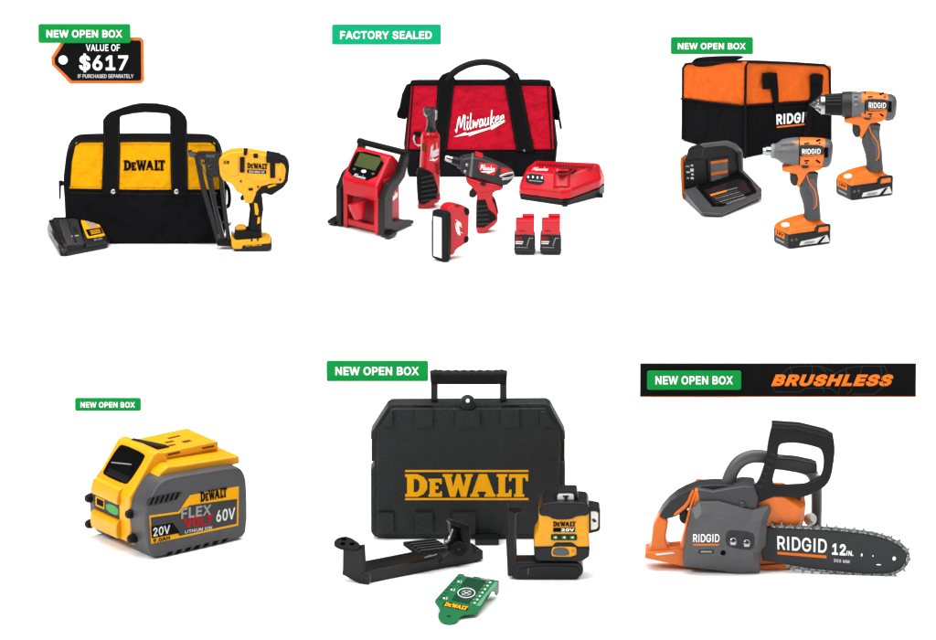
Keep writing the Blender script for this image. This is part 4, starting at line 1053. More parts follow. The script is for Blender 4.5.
# zipped black top flap sagging over the left end
fl_ = [(692, 64), (692.6, 60.6), (696, 58), (715, 57.2), (737, 57.4), (742, 59), (736, 61), (722, 64.2), (708, 66.6), (697, 66.6)]
fdp = plane(biv(bagpt(1, 0, .98)), biv(bagpt(0, 0, .98)), biv(bagpt(1, 0, .4)))
t.slab("top_flap", fl_, (lambda u, v: fdp(u, v) - 1.4), 0, "black_cloth", 1.0, 3, sm=1, ext=(2.5, 5, 0))
t.loft("zip", [biv(bagpt(.5, 0.04, 1.0)) + (1.2,), biv(bagpt(.5, .5, 1.01)) + (1.2,), biv(bagpt(.5, .96, 1.0)) + (1.2,)], "black_piping", 8)
rf = plane(biv(bagpt(0, 0, .5)), biv(bagpt(0, 1, .5)), biv(bagpt(0, 0, .9)))
for q1, q2 in (([(770.4, 74), (777, 73.6), (778.6, 90), (779, 106), (780, 111.6), (775.4, 112), (772.6, 100), (770.6, 90)],
                [(761.8, 74), (770.4, 73.2), (777, 73.6), (777.6, 79), (771, 80), (770.4, 89.6), (762.2, 89.8)]),
               ([(810.4, 76), (817, 74), (824.2, 75.4), (823.6, 92), (816, 103), (813, 120), (811, 138), (803, 141), (806, 124), (808.4, 104), (811, 95)],
                [(810.4, 75.4), (814, 73.6), (820, 73.6), (824.4, 75), (824, 82), (815, 84), (810.6, 83)])):
    t.slab("strap", q1, (lambda u, v: rf(u, v) - 2.4), 0, "black_webbing", 0.6, ext=(0, 1.6, 0))
    t.slab("strap_end", q2, (lambda u, v: rf(u, v) - 4.6), 0, "black_webbing", 0.8, ext=(0, 3, 0))
t.text("RIDGID", [(776.6, 114.2), (813.6, 110.8), (812.4, 121.4), (777, 124.6)], rf, "white_print", off=0.9, bold=0.03)
t.decal("underline", [(777.2, 126.2), (808.6, 122.8), (808.6, 124.2), (777.2, 127.8)], rf, "orange_print", off=0.7)

# --- charger with an upright back
t = Thing("battery_charger", "grey and black charger with a tall back and an orange flank, before the orange bag", "charger", 711, 217)
Z = t.Z
zq = t.zuv
base_lo = [Z(701.4, 215.6, 0), Z(721.4, 217, 0), Z(763.2, 198.4, 0), Z(757, 186, 0), Z(700, 186, 0), Z(684, 198, 0)]
base_hi = [Z(701, 213.4, 2), Z(721.4, 213.6, 3.6), Z(763, 191, 7.4), Z(744, 174, 12), Z(700, 172, 14), Z(684, 188, 10)]
t.loops("base", [base_lo, base_hi], "dark_grey_plastic", 1.2, 3)
# grey lip around the bay floor: sloping tray
lip_o = [(684.6, 190), (697, 186), (720, 176), (743, 170), (763, 190.4), (763, 194), (721.4, 213.6), (702, 212.4)]
lipf = t.zplane((684.6, 190, 10.4), (721.4, 213, 4.4), (763, 190.8, 8))
t.slab("tray", lip_o, (lambda u, v: lipf(u, v) - 1), 0, "dark_grey_plastic", 1.2, 3, ext=(0, 0.5, -3))
tray = t.decal("bay_floor", [(697, 186.4), (720, 176.8), (743, 170.8), (752, 180), (758, 190.6), (757.6, 192), (723, 206.4), (712.6, 206.6)], (lambda u, v: lipf(u, v) - 1.0), "dark_recess", off=0.5)
tray2 = t.decal("bay_recess", [(705, 189.6), (740, 178), (746, 180), (752.6, 190.6), (722.4, 203), (716, 204)], (lambda u, v: lipf(u, v) - 1.4), "black_plastic", off=0.5)
ff = lambda u, v: lipf(u, v) - 2.2
t.decal("label_line", [(711, 194), (738.6, 186.4), (739.2, 187.4), (711.6, 195.2)], ff, "mid_grey_plastic", tray2, off=0.4)
t.decal("label_line", [(710.8, 194.2), (727, 189.7), (728, 191), (711.8, 195.8)], ff, "orange_print", tray2, off=0.6)
for i in range(5):
    a, b = 714 + i * 2.2, 197 + i * 1.5
    stitches(t, "fine_print", [(a, b), (a + 25, b - 7.4)], ff, "grey_print" if i % 2 else "mid_grey_plastic", 0.45, 1.4 + i * 0.3, 0.7, off=0.7)
t.decal("label_line", [(726, 203.2), (745.6, 196.6), (747, 197.8), (727.6, 204.4)], ff, "mid_grey_plastic", tray2, off=0.4)
# upright back
back = [(685, 189), (684.4, 162), (689, 150.4), (701, 146.2), (727, 143), (736, 146), (741.6, 152), (742.4, 172), (720, 180), (700, 187.6)]
bkf = t.zplane((684.4, 189, 10), (742.4, 171, 13), (684.4, 162, 36))
t.slab("back", back, (lambda u, v: bkf(u, v) - 1.0), 0, "black_plastic", 2.0, 4, ext=(3, 9, 0))
bk = lambda u, v: bkf(u, v) - 1.0
t.slab("back_rim", [(700.4, 144.2), (727, 140.8), (736.6, 144), (742.6, 150.2), (743.4, 170.6), (741, 170), (740, 152.4), (735.2, 147.6), (726.6, 144.6), (702, 147.6)], (lambda u, v: bkf(u, v) - 1.6), 0, "grey_plastic", 0.8,
       ext=(2, 7, 0))
t.slab("right_arm", [(740.6, 150.4), (743, 150.6), (743.6, 169.4), (761.6, 188.6), (762, 195), (757.6, 192.6), (740.4, 174)], (lambda u, v: bkf(742, 172) - 1.8 - (u - 742) * 1.2), 0, "dark_grey_plastic", 0.8,
       ext=(2.4, 3, 0))
t.slab("top_pad", [(689, 148), (700.4, 144.6), (705, 147.4), (703, 158.6), (686, 161)], (lambda u, v: bkf(u, v) - 3), 0, "black_plastic", 1.6, 3, ext=(3, 10, 0))
t.slab("flank", chaikin([(680.4, 156), (683.6, 160), (684.6, 188), (688.2, 202.4), (683, 198.4), (682, 186)], 1), (lambda u, v: bkf(u, v) + 0.5), 0, "orange_plastic", 0.8, ext=(6, 15, 0))
lt = t.slab("label_board", [(708.4, 158.6), (732.4, 155.2), (732.4, 180.6), (710.6, 185.6)], (lambda u, v: bkf(u, v) - 2.6), 0, "black_plastic", 0.8, ext=(0.6, 2, 0))
lf = lambda u, v: bkf(u, v) - 2.6
t.decal("rating_label", [(711.6, 160.6), (730, 157.8), (730, 177), (712.6, 181.4)], lf, "grey_plastic", lt, off=0.4)
t.decal("label_band", [(712, 160.8), (729.6, 158.2), (729.6, 160.6), (712, 163.2)], lf, "orange_print", lt, off=0.7)
t.decal("label_band", [(712.6, 172), (729.6, 169.2), (729.6, 171.8), (712.6, 174.8)], lf, "orange_print", lt, off=0.7)
for i in range(6):
    b = 164.2 + i * 1.35
    stitches(t, "fine_print", [(713.2, b), (729, b - 2.5)], lf, "light_grey_plastic", 0.5, 1.2 + (i % 3) * 0.5, 0.6, off=0.8)
for i in range(4):
    b = 176 + i * 1.3
    stitches(t, "fine_print", [(713.6, b), (724, b - 1.6)], lf, "light_grey_plastic", 0.5, 1.6, 0.6, off=0.8)
t.turned("status_lamp", (720, 151.6, bk(720, 151.6)), (720, 151.6, bk(720, 151.6) - 1.2), [(0, 1.6), (1, 1.3)], "charcoal_plastic", n=12)
for a, b, w_, h_ in ((686.6, 165, 4, 1.4), (687.4, 171, 3.4, 1.2), (688, 177, 2, 1), (692, 164, 2.2, 1.6), (691.4, 168, 3.4, 3), (692.4, 173, 2.4, 1.6), (691.8, 176.6, 3, 2)):
    t.decal("indicator", rrect(a, b, a + w_, b + h_), bk, "silver_print" if w_ < 3.6 else "grey_print", off=0.6)
# --- the two pistol tools share a handle, a trigger and a battery


def pistol_lower(t, du, dv):
    q = lambda pts: [(u + du, v + dv) for u, v in pts]
    O, G = "orange_plastic", "dark_grey_plastic"
    # battery: near edge at u = 789, one long side to the right, short end to the left
    A = t.P(789 + du, 249.6 + dv, 0)
    ea, eb = Vector((43, 21, 0)), Vector((-15.5, 27, 0))

    def bp(a, b, z):
        return A + ea * a + eb * b + Vector((0, 0, z))

    def blk(name, a0, a1, b0, b1, z0, z1, m, bev, parent=None, ins=0.0):
        lo = [bp(a0, b0, z0), bp(a1, b0, z0), bp(a1, b1, z0), bp(a0, b1, z0)]
        i = ins
        hi = [bp(a0 + i, b0 + i, z1), bp(a1 - i, b0 + i, z1), bp(a1 - i, b1 - i, z1), bp(a0 + i, b1 - i, z1)]
        return t.loops(name, [lo, hi], m, bev, 3, parent)
    inv_ = lambda p: (p.x + t.bu, t.bv - p.z - p.y * SP, p.y)
    lowb = blk("battery", 0, 1, 0, 1, 0, 16, "black_plastic", 2.6)
    blk("battery_top", -0.02, 1.0, -0.02, 1.0, 14.4, 20, O, 2.2, lowb, 0.06)
    fr = plane(inv_(bp(0, 0, 0)), inv_(bp(1, 0, 0)), inv_(bp(0, 0, 15)))
    fl = plane(inv_(bp(0, 0, 0)), inv_(bp(0, 1, 0)), inv_(bp(0, 0, 15)))
    f2 = lambda a, z: inv_(bp(a, 0, z))[:2]
    f3 = lambda b, z: inv_(bp(0, b, z))[:2]
    t.decal("silver_label", [f2(.24, 2.6), f2(.96, 2.2), f2(.9, 9.2), f2(.58, 7.2), f2(.28, 6.4)], fr, "silver_print", lowb, off=0.5)
    t.decal("label_shape", [f2(.66, 2.2), f2(.80, 8.2), f2(.86, 8.2), f2(.74, 2.2)], fr, "black_print", lowb, off=0.9)
    t.decal("label_shape", [f2(.34, 3.4), f2(.40, 5.4), f2(.62, 5.2), f2(.56, 3.2)], fr, "grey_print", lowb, off=0.9)
    t.slab("latch", [f2(.62, 12), f2(.98, 12.2), f2(.98, 18.6), f2(.92, 20), f2(.66, 20), f2(.6, 17)], (lambda u, v: fr(u, v) - 1.6), 3, "black_plastic", 0.8, parent=lowb)
    t.slab("latch_button", [f2(.68, 13), f2(.93, 13.2), f2(.92, 17.6), f2(.7, 17.6)], (lambda u, v: fr(u, v) - 2.2), 2, O, 0.5, parent=lowb)
    t.decal("label_patch", [f3(.28, 8.2), f3(.86, 8.6), f3(.86, 14.4), f3(.28, 14)], fl, "orange_print", lowb, off=0.7)
    t.decal("print_line", [f3(.3, 3.6), f3(.8, 4.0), f3(.8, 5.6), f3(.3, 5.2)], fl, "grey_print", lowb, off=0.7)
    t.text("18V", [f3(.78, 13.4), f3(.36, 13), f3(.36, 9.6), f3(.78, 10)], fl, "black_print", lowb, off=1.1, bold=0.03)
    for a in (.07, .17):
        c = inv_(bp(a, 0, 9))
        t.turned("terminal_screw", (c[0], c[1], fr(c[0], c[1])), (c[0], c[1], fr(c[0], c[1]) - 1.0), [(0, 1.3), (0.8, 1.3), (1, 0.8)], "grey_plastic", lowb, n=10)
    # foot over the battery
    cfoot = inv_(bp(.42, .5, 19))
    lo = [bp(.02, .08, 19.4), bp(.86, .08, 19.4), bp(.86, .92, 19.4), bp(.02, .92, 19.4)]
    md = [bp(.2, .2, 24), bp(.82, .2, 25), bp(.82, .8, 25), bp(.2, .8, 24)]
    hi = [bp(.42, .3, 26.6), bp(.76, .3, 28), bp(.76, .7, 28), bp(.42, .7, 26.6)]
    t.loops("foot", [lo, md, hi], O, 1.2, 3)
    lampq = inv_(bp(.12, .5, 22.4))
    d0 = inv_(bp(.42, .5, 22))[2]
    g = t.loft("grip", [(809.6 + du, 172 + dv, d0, 9, 7), (808.4 + du, 180 + dv, d0, 9.2, 7.4), (808.6 + du, 190 + dv, d0, 9.4, 7.6), (811.4 + du, 201 + dv, d0, 8.6, 7.4),
                        (812.4 + du, 210 + dv, d0, 8.2, 7.4), (812.6 + du, 217.6 + dv, d0, 8.8, 8)], G, 20, 2.4)
    t.loft("grip_piping", [(806.8 + du, 175.6 + dv, d0 - 8.6, .55), (808.6 + du, 181.6 + dv, d0 - 8.6, .55), (815 + du, 190.6 + dv, d0 - 8.2, .55), (816.8 + du, 199 + dv, d0 - 8, .55),
                           (816.4 + du, 206 + dv, d0 - 8, .55), (813.6 + du, 209 + dv, d0 - 8, .55)], "orange_print", 8, parent=g)
    t.slab("grip_pad", q([(808.8, 178.6), (814, 178.4), (818, 190), (816.6, 198), (816, 206), (813, 207.6), (812.6, 196), (808.6, 188)]), d0 - 7.9, 2, "grey_plastic", 0.6, parent=g)
    t.slab("trigger", chaikin(q([(789.4, 170.6), (797, 172), (798.4, 184.4), (793, 185.4), (789.8, 180), (790, 175)]), 1), d0, 8, "charcoal_plastic", 1.6, 3, mid=True)
    yo = t.slab("yoke", q([(781.6, 166.2), (786, 165), (799, 161.6), (824.6, 165), (818.4, 168.8), (808, 170.4), (803.4, 178), (798.8, 186), (796.8, 184.6), (798, 177), (796.6, 172.4), (789.4, 171), (782, 169.4)]),
                d0, 15, O, 2.4, 3, mid=True)
    t.decal("direction_switch", circ(804.8 + du, 167 + dv, 3.6, 1.7, 16), d0 - 7.5, "charcoal_plastic", yo, off=1.4, th=1.4)
    # soft white lamp in the foot
    t.slab("work_lamp", circ(lampq[0] - 1, lampq[1] + 1.6, 4.4, 1.9, 16), (lambda u, v: lampq[2] - 12 + (v - lampq[1]) * 0.5), 0, "led_panel", 0.4, ext=(0, 0.5, -1.5))
    return d0


def rear_vents(t, du, dv, df):
    for q in ([(815, 140.6), (819.4, 139.2), (820.4, 140.6), (816, 142.6)], [(816, 159.6), (820, 162.6), (819.2, 164), (815, 161)], [(804, 160.4), (808.6, 160.2), (808.4, 161.6), (804, 161.8)],
              [(803.6, 143.4), (808.6, 143), (808.6, 144.4), (803.8, 144.8)]):
        t.decal("vent_slot", [(u + du, v + dv) for u, v in q], df, "dark_recess", off=0.7)


t = Thing("impact_driver", "orange and grey impact driver with a bare steel hex socket and a slim battery", "impact driver", 789, 249.6)
d0 = pistol_lower(t, 0, 0)
ax = lambda u, v: (u, v, d0)
t.loft("motor_body", [(792, 151.6, d0, 13, 12), (800, 151.8, d0, 13.6, 12.4), (812, 152.2, d0, 13.8, 12.4), (822, 152.6, d0, 13.6, 12), (826, 153, d0, 12.6, 11)], "orange_plastic", 26, 2.5)
t.loft("rear_cap", [(823.6, 153.2, d0, 13.8, 12.3), (827.4, 153.6, d0, 13.6, 12), (830.4, 154, d0, 11.8, 10.4), (832, 154.2, d0, 8, 7)], "grey_plastic", 26, 2.5)
t.turned("seam_ring", ax(798.4, 151.8), ax(799.4, 151.8), [(0, 14.0), (1, 14.0)], "dark_recess", n=28)
for q in ((806, 163.4), (819, 143.2)):
    t.turned("screw", (q[0], q[1], d0 - 11), (q[0], q[1], d0 - 12.4), [(0, 1.1), (0.8, 1.1), (1, 0.6)], "dark_steel", n=10)
t.slab("rear_inlay", rrect(823.6, 148, 827.6, 158, 0.8), d0 - 12.9, 2, "dark_recess", 0.4)
hs = t.turned("gear_housing", ax(771.6, 151.3), ax(799, 151.8), [(0, 5.0), (0.03, 6.4), (0.2, 8.2), (0.38, 11.6), (0.62, 13.0), (0.8, 13.6), (1.0, 13.9)], "mid_grey_plastic", n=28)
t.turned("nose_ring", ax(770.6, 151.3), ax(774, 151.4), [(0, 5.2), (0.15, 6.6), (0.7, 7.4), (1, 7.2)], "light_grey_plastic", n=26)
an = t.turned("hex_socket", ax(762.6, 151.0), ax(772, 151.3), [(0, 2.4), (0.02, 3.3), (0.3, 3.9), (0.36, 4.6), (0.8, 4.7), (1, 4.4)], "steel", n=20)
t.turned("socket_bore", ax(762.3, 151.0), ax(763.4, 151.0), [(0, 1.9), (1, 1.9)], "dark_recess", an, n=6)
for k in (-1, 0, 1):
    t.loft("housing_rib", [(779, 151.4 + k * 6.4, d0 - 10.4 + abs(k) * 1.6, 0.6), (794, 151.6 + k * 8, d0 - 13 + abs(k) * 2.4, 0.6)], "grey_plastic", 8, parent=hs)
pl = t.slab("name_plate", chaikin([(798.8, 147.4), (800.6, 145.6), (822, 146), (823.6, 150), (823, 156), (801, 157.6), (799, 155.8)], 1), d0 - 13.2, 3, "charcoal_plastic", 0.7)
t.text("RIDGID", [(801.6, 149.3), (820, 149.1), (820, 154.1), (801.6, 154.5)], d0 - 13.2, "white_print", pl, off=0.4, bold=0.012)
t.decal("underline", [(801.8, 155.5), (820, 155), (820, 155.9), (801.8, 156.4)], d0 - 13.2, "orange_print", pl, off=0.4)
rear_vents(t, 0, 0, d0 - 11.4)

t = Thing("drill_driver", "orange drill with a pointed steel chuck and black collar, its tip before the bag", "drill", 851.4, 201)
DU, DV = 62.4, -48.6
d0 = pistol_lower(t, DU, DV)
ax = lambda u, v: (u, v, d0)
t.loft("motor_body", [(861, 104.8, d0, 12.6, 12), (868, 105, d0, 13, 12.4), (878, 106, d0, 13, 12.4), (886, 107, d0, 12.6, 12), (890, 107.4, d0, 12, 11)], "orange_plastic", 26, 2.5)
t.loft("rear_cap", [(886.6, 107.4, d0, 12.9, 12.3), (890.6, 107.8, d0, 12.6, 12), (894, 108.2, d0, 11, 10.4), (896, 108.4, d0, 7.4, 7)], "grey_plastic", 26, 2.5)
t.turned("seam_ring", ax(864.2, 104.8), ax(865.2, 104.8), [(0, 13.1), (1, 13.1)], "dark_recess", n=28)
for q in ((870, 116.6), (884, 97.4)):
    t.turned("screw", (q[0], q[1], d0 - 10.6), (q[0], q[1], d0 - 12), [(0, 1.1), (0.8, 1.1), (1, 0.6)], "dark_steel", n=10)
t.slab("rear_inlay", rrect(887, 102, 891, 112.6, 0.8), d0 - 12.9, 2, "dark_recess", 0.4)
t.turned("gear_ring", ax(851, 104.6), ax(864.6, 104.8), [(0, 12), (0.1, 12.8), (0.4, 12.8), (0.5, 12.2), (0.9, 12.8), (1, 12.6)], "mid_grey_plastic", n=28)
for k in range(7):
    an_ = math.radians(-70 + k * 24)
    t.loft("clutch_tooth", [(853.6, 104.7 + 12.4 * math.sin(an_), d0 - 12.4 * math.cos(an_), 0.9), (857, 104.7 + 12.4 * math.sin(an_), d0 - 12.4 * math.cos(an_), 0.9)], "light_grey_plastic", 8)
t.turned("clutch_collar", ax(841.6, 104.6), ax(852.6, 104.6), [(0, 11.6), (0.08, 12.4), (0.85, 12.6), (1, 12)], "charcoal_plastic", n=28)
sl = t.turned("chuck_sleeve", ax(823.6, 104.6), ax(842.6, 104.6), [(0, 8.6), (0.06, 9.6), (0.3, 10.4), (0.9, 11), (1, 10.6)], "black_rubber", n=28)
for k in range(9):
    an_ = math.radians(-80 + k * 20)
    t.loft("sleeve_rib", [(826.4, 104.6 + 9.9 * math.sin(an_), d0 - 9.9 * math.cos(an_), 0.55), (840, 104.6 + 10.8 * math.sin(an_), d0 - 10.8 * math.cos(an_), 0.55)], "charcoal_plastic", 6, parent=sl)
ck = t.turned("chuck", ax(814.6, 104.6), ax(825, 104.6), [(0, 3.6), (0.1, 5.4), (0.34, 6.6), (0.36, 7.4), (0.55, 8.6), (0.58, 9.3), (1, 9.4)], "steel", n=28)
t.turned("chuck_jaws", ax(809.4, 104.4), ax(816, 104.6), [(0, 0.5), (0.3, 1.6), (0.7, 3.4), (1, 3.8)], "dark_steel", n=6, parent=ck)
pl = t.slab("name_plate", chaikin([(865, 101.6), (867, 99.8), (887, 100.4), (888.4, 104), (887.4, 111), (867, 112.4), (865.2, 110.4)], 1), d0 - 13.2, 3, "charcoal_plastic", 0.7)
t.text("RIDGID", [(868.2, 102.6), (885.4, 103.2), (885.2, 108.6), (868.2, 108.6)], d0 - 13.2, "white_print", pl, off=0.4, bold=0.012)
t.decal("underline", [(868.4, 109.8), (885, 109.6), (885, 110.5), (868.4, 110.8)], d0 - 13.2, "orange_print", pl, off=0.4)
rear_vents(t, DU + 1, DV + 2, d0 - 11.2)

# ------------------------------------------------------------------ big battery
badge("smallest green badge reading NEW OPEN BOX, behind the big yellow and grey battery", 75, 398.2, 141, 411, (80.6, 402, 135, 407.6), "NEW OPEN BOX", "badge_green")
t = Thing("battery_pack", "large grey and yellow slide battery marked 20V and 60V with a hollow sloping end", "battery", 150, 561)
A = t.P(150, 561, 0)
ET = Vector((-58, 82, 0))


def bb(a, tt, z):
    return A + Vector((a, .755 * a, z)) + ET * tt


biv = lambda p: (p.x + t.bu, t.bv - p.z - p.y * SP, p.y)


def bprof(name, az, t0, t1, m, bev=1.2, seg=3, parent=None, sm=0):
    az = chaikin(az, sm) if sm else az
    return t.loops(name, [[bb(a, t0, z) for a, z in az], [bb(a, t1, z) for a, z in az]], m, bev, seg, parent, ang=32)


shell = [(0, 9), (5, 0.5), (90, 0.5), (96.5, 8), (96.5, 56), (93, 69), (86, 75), (40, 77.6), (18, 79), (9, 74), (1, 62), (-3, 50), (-4, 34)]
sh1 = bprof("side_shell", shell, 0, .47, "battery_grey", 7, 5, sm=1)
sh2 = bprof("side_shell", [(a, z * 0.9) for a, z in shell], .78, 1.03, "battery_grey", 6, 4, sm=1)
core = bprof("yellow_core", [(-4, 12), (-4.5, 58), (0, 64), (20, 95.5), (24, 97), (29, 96), (36, 82), (97, 77), (97, 8), (4, 6)], .28, .93, Y, 2.6, 4)
bprof("top_shelf", [(14, 74), (18, 81), (26, 86), (36, 84.5), (96, 80.5), (97, 72)], .13, .95, Y, 2.2, 4, core)
tpp = bprof("contact_plate", [(32, 80), (33, 92), (86, 91.5), (88, 90), (88, 78)], .36, .9, Y, 1.2, 3, core)
# hollow in the sloping end
sl_ = lambda a, tt, lift=0.0: bb(a, tt, 64 + (a / 20) * 31.5 + lift)
hol = [biv(sl_(a, b)) for a, b in ((2, .41), (0.8, .48), (0.8, .84), (2.6, .88), (16.6, .86), (18.4, .8), (18.4, .43), (16.8, .38))]
hpl = plane(hol[0], hol[2], hol[5])
hol2 = [(h[0], h[1]) for h in hol]
ho = t.decal("release_recess", chaikin(hol2, 1), hpl, "gloss_black", core, off=0.5)
hin = [(p[0], p[1]) for p in (biv(sl_(a, b)) for a, b in ((3.4, .5), (3.4, .8), (14, .8), (14, .46)))]
t.decal("recess_floor", chaikin(hin, 1), hpl, "dark_recess", ho, off=0.8)
e0, e1_ = biv(sl_(8, .82)), biv(sl_(11, .52))
t.loft("release_button", [(e0[0], e0[1], hpl(e0[0], e0[1]) - 1.2, 0.6), (e1_[0], e1_[1], hpl(e1_[0], e1_[1]) - 1.2, 0.6)], "grey_print", 8, parent=ho)
t.slab("recess_lip", [biv(sl_(2.2, .45))[:2], biv(sl_(2.2, .82))[:2], biv(sl_(5.2, .82))[:2], biv(sl_(5.2, .45))[:2]], (lambda u, v: hpl(u, v) - 1), 0, "black_plastic", 0.6, ext=(0, 1, -1.4), parent=ho)
lt = [biv(bb(a, b, z))[:2] + (bb(a, b, z).y,) for a, b, z in ((28, .78, 97), (26, .62, 99), (34, .46, 96), (44, .50, 92.5), (44, .56, 92.5), (34, .72, 97))]
lpp = [bb(28, .80, 97.5), bb(24, .76, 98), bb(33, .47, 96.5), bb(46, .47, 93), bb(46, .54, 93)]
t.loops("latch", [lpp, [p + Vector((0, 0, -3)) for p in lpp]], "black_plastic", 0.7, 2, core)
# slots in the plate: flat patches, the shade inside painted yellow-brown
wallp = plane(biv(bb(33, .36, 82)), biv(bb(88, .36, 80)), biv(bb(33, .36, 92)))
w2 = lambda a, z: biv(bb(a, .36, z))[:2]
t.decal("slot", [w2(38, 82.6), w2(86, 81.2), w2(86, 84), w2(38, 85.6)], wallp, "slot_shade_yellow", tpp, off=0.5)
t.decal("slot", [w2(38, 88), w2(50, 87.8), w2(50, 89.6), w2(38, 89.8)], wallp, "brown_label_and_shade", tpp, off=0.5)
t.decal("slot", [w2(72, 86.8), w2(84, 86.4), w2(84, 88), w2(72, 88.4)], wallp, "brown_label_and_shade", tpp, off=0.5)
tz = lambda a, b: biv(bb(a, b, 91.8))[:2]
tzp = plane(biv(bb(33, .36, 92)), biv(bb(88, .36, 91)), biv(bb(33, .9, 92)))
for a0, a1, b0, b1 in ((48, 54, .5, .54), (50, 58, .6, .64), (58, 70, .7, .74), (62, 70, .5, .56), (74, 82, .56, .6)):
    t.decal("contact_slot", [tz(a0, b0), tz(a1, b0), tz(a1, b1), tz(a0, b1)], tzp, "brown_label_and_shade", tpp, off=1.2)
# end bands and fuel gauge
fe = lambda z, tt, a=-4.5: biv(bb(a, tt, z))[:2]
fep = plane(biv(bb(-4.5, .3, 20)), biv(bb(-4.5, .9, 20)), biv(bb(-4.5, .3, 50)))
bprof("end_band", [(-8, 47), (-8.5, 52), (-6, 61), (-2, 63), (-2, 46)], .44, .91, Y, 1.2, 3, core)
bprof("end_band", [(-8, 13), (-9, 18), (-9, 27), (-7, 30.5), (-2, 31), (-2, 12)], .44, .91, Y, 1.2, 3, core)
ga = t.decal("gauge_recess", [fe(31, .47), fe(31, .92), fe(46.4, .92), fe(46.4, .47)], fep, "black_plastic", core, off=0.6)
t.decal("gauge_light", chaikin([fe(33.4, .48), fe(34, .7), fe(42, .7), fe(43, .48)], 1), fep, "green_light", ga, off=1.0)
t.decal("gauge_badge", [fe(34.4, .73), fe(34.4, .89), fe(44, .89), fe(44, .73)], fep, "yellow_print", ga, off=1.0)
t.decal("gauge_badge", [fe(36, .75), fe(36, .87), fe(42.4, .87), fe(42.4, .75)], fep, "black_print", ga, off=1.4)
for i in range(6):
    t.decal("band_rib", [fe(15.6, .50 + i * .065, -9), fe(15.6, .525 + i * .065, -9), fe(21, .525 + i * .065, -9), fe(21, .50 + i * .065, -9)], (lambda u, v: fep(u, v) - 2.2), "yellow_print", core, off=1.6)
for z, tt in ((41.5, .27), (17.5, .24), (39, 1.0), (13, 1.0)):
    c0_, c1_ = biv(bb(-1, tt, z)), biv(bb(-8.2, tt, z))
    t.turned("bumper", c0_, c1_, [(0, 4.8), (0.5, 4.6), (0.85, 3.8), (1, 2.4)], "black_rubber", sh1 if tt < .5 else sh2, n=18)
# printed side
rp_ = lambda u, v: .755 * (u - 150)
lb = t.decal("side_label", [(149.6, 515.4), (178.2, 511.8), (189.6, 495.4), (238, 486.8), (237.2, 526.4), (151.2, 543.8)], rp_, "yellow_print", sh1, off=0.5)
t.decal("label_field", [(151.2, 517.4), (179.2, 513.8), (189.4, 505.6), (236.2, 499.6), (235.6, 524.6), (179, 536.2), (172, 524.2), (151.6, 527.6)], rp_, "charcoal_plastic", lb, off=0.8)
t.decal("label_field", [(151.4, 526.4), (172.6, 522.8), (179.6, 532.4), (178.6, 533.4), (152, 538.2)], rp_, "black_print", lb, off=1.0)
t.logo([(199.8, 492.4), (226.2, 487.8), (226.2, 497.6), (200.2, 502.4)], rp_, "black_print", lb, off=1.1)
t.text("FLEX", [(181, 508.6), (211, 504.6), (210.4, 515.2), (181, 519.4)], rp_, "grey_print", lb, off=1.2, bold=0.025)
t.text("VOLT", [(183, 518.4), (212.4, 514.8), (211.6, 525), (185, 528.4)], rp_, "red_print", lb, off=1.2, bold=0.035)
t.text("LITHIUM ION", [(184.6, 530.6), (211.4, 526.4), (211, 529.6), (184.8, 533.8)], rp_, "silver_print", lb, off=1.2, bold=0.01)
t.text("60V", [(215.4, 511.2), (234.4, 507.8), (233.8, 519.6), (215.6, 523)], rp_, "silver_print", lb, off=1.2, bold=0.02)
t.text("20V", [(153.4, 527.8), (170, 524.8), (169.8, 533.4), (153.6, 536.6)], rp_, "silver_print", lb, off=1.4, bold=0.02)
t.text("9.0AH", [(153.4, 539), (170, 535.8), (169.8, 539.8), (153.6, 543)], rp_, "black_print", lb, off=1.2, bold=0.03)
vr = t.decal("vent_field", chaikin([(147, 499.4), (152, 496.6), (182, 490.6), (181.6, 494.8), (175, 501), (149, 506.6), (147, 505.4)], 1), rp_, "charcoal_plastic", sh1, off=0.4)
for i in range(6):
    u = 150.5 + i * 4.9
    v = 497.4 - i * 1.0
    t.decal("vent_slot", [(u + 2.6, v), (u + 4.8, v - .4), (u + 1.6, v + 7), (u - .6, v + 7.4)], rp_, "dark_recess", vr, off=0.7)
for i in range(7):
    u = 166 + i * 9
    v = 552.6 - i * 2.05
    t.decal("foot_slot", [(u + 2, v), (u + 7, v - 1.1), (u + 5, v + 2.4), (u, v + 3.5)], rp_, "dark_recess", sh1, off=0.5)
# ------------------------------------------------------------------ laser kit
badge("green badge reading NEW OPEN BOX behind the handle of the black case", 326.5, 361, 428.2, 381.2, (335.4, 366.8, 418.9, 375.2), "NEW OPEN BOX", "badge_green")
t = Thing("tool_case", "black moulded tool case with clipped top corners, carry handle and big yellow logo", "case", 468, 540)
C = "case_plastic"
outl = [(371, 437), (372, 432), (388, 407), (392, 404.4), (546, 403.6), (550, 406), (564, 432), (565, 437), (565, 439), (561.4, 441), (561.4, 462), (565, 464.4), (565, 531),
        (561, 536.6), (536, 538.6), (499.6, 538.6), (499, 540), (474, 540), (473, 538.6), (402, 538.4), (375, 537), (371, 532), (371, 470), (374.4, 466), (374.4, 442), (371, 438.6)]
cs = t.slab("shell", outl, 2.5, 21, C, 2.2, 3)
t.slab("lid", [(376.4, 431), (392, 408.2), (546, 408), (560, 430), (560, 532.6), (556, 534.8), (380, 535), (376.4, 532)], 0, 5, C, 2.2, 3)
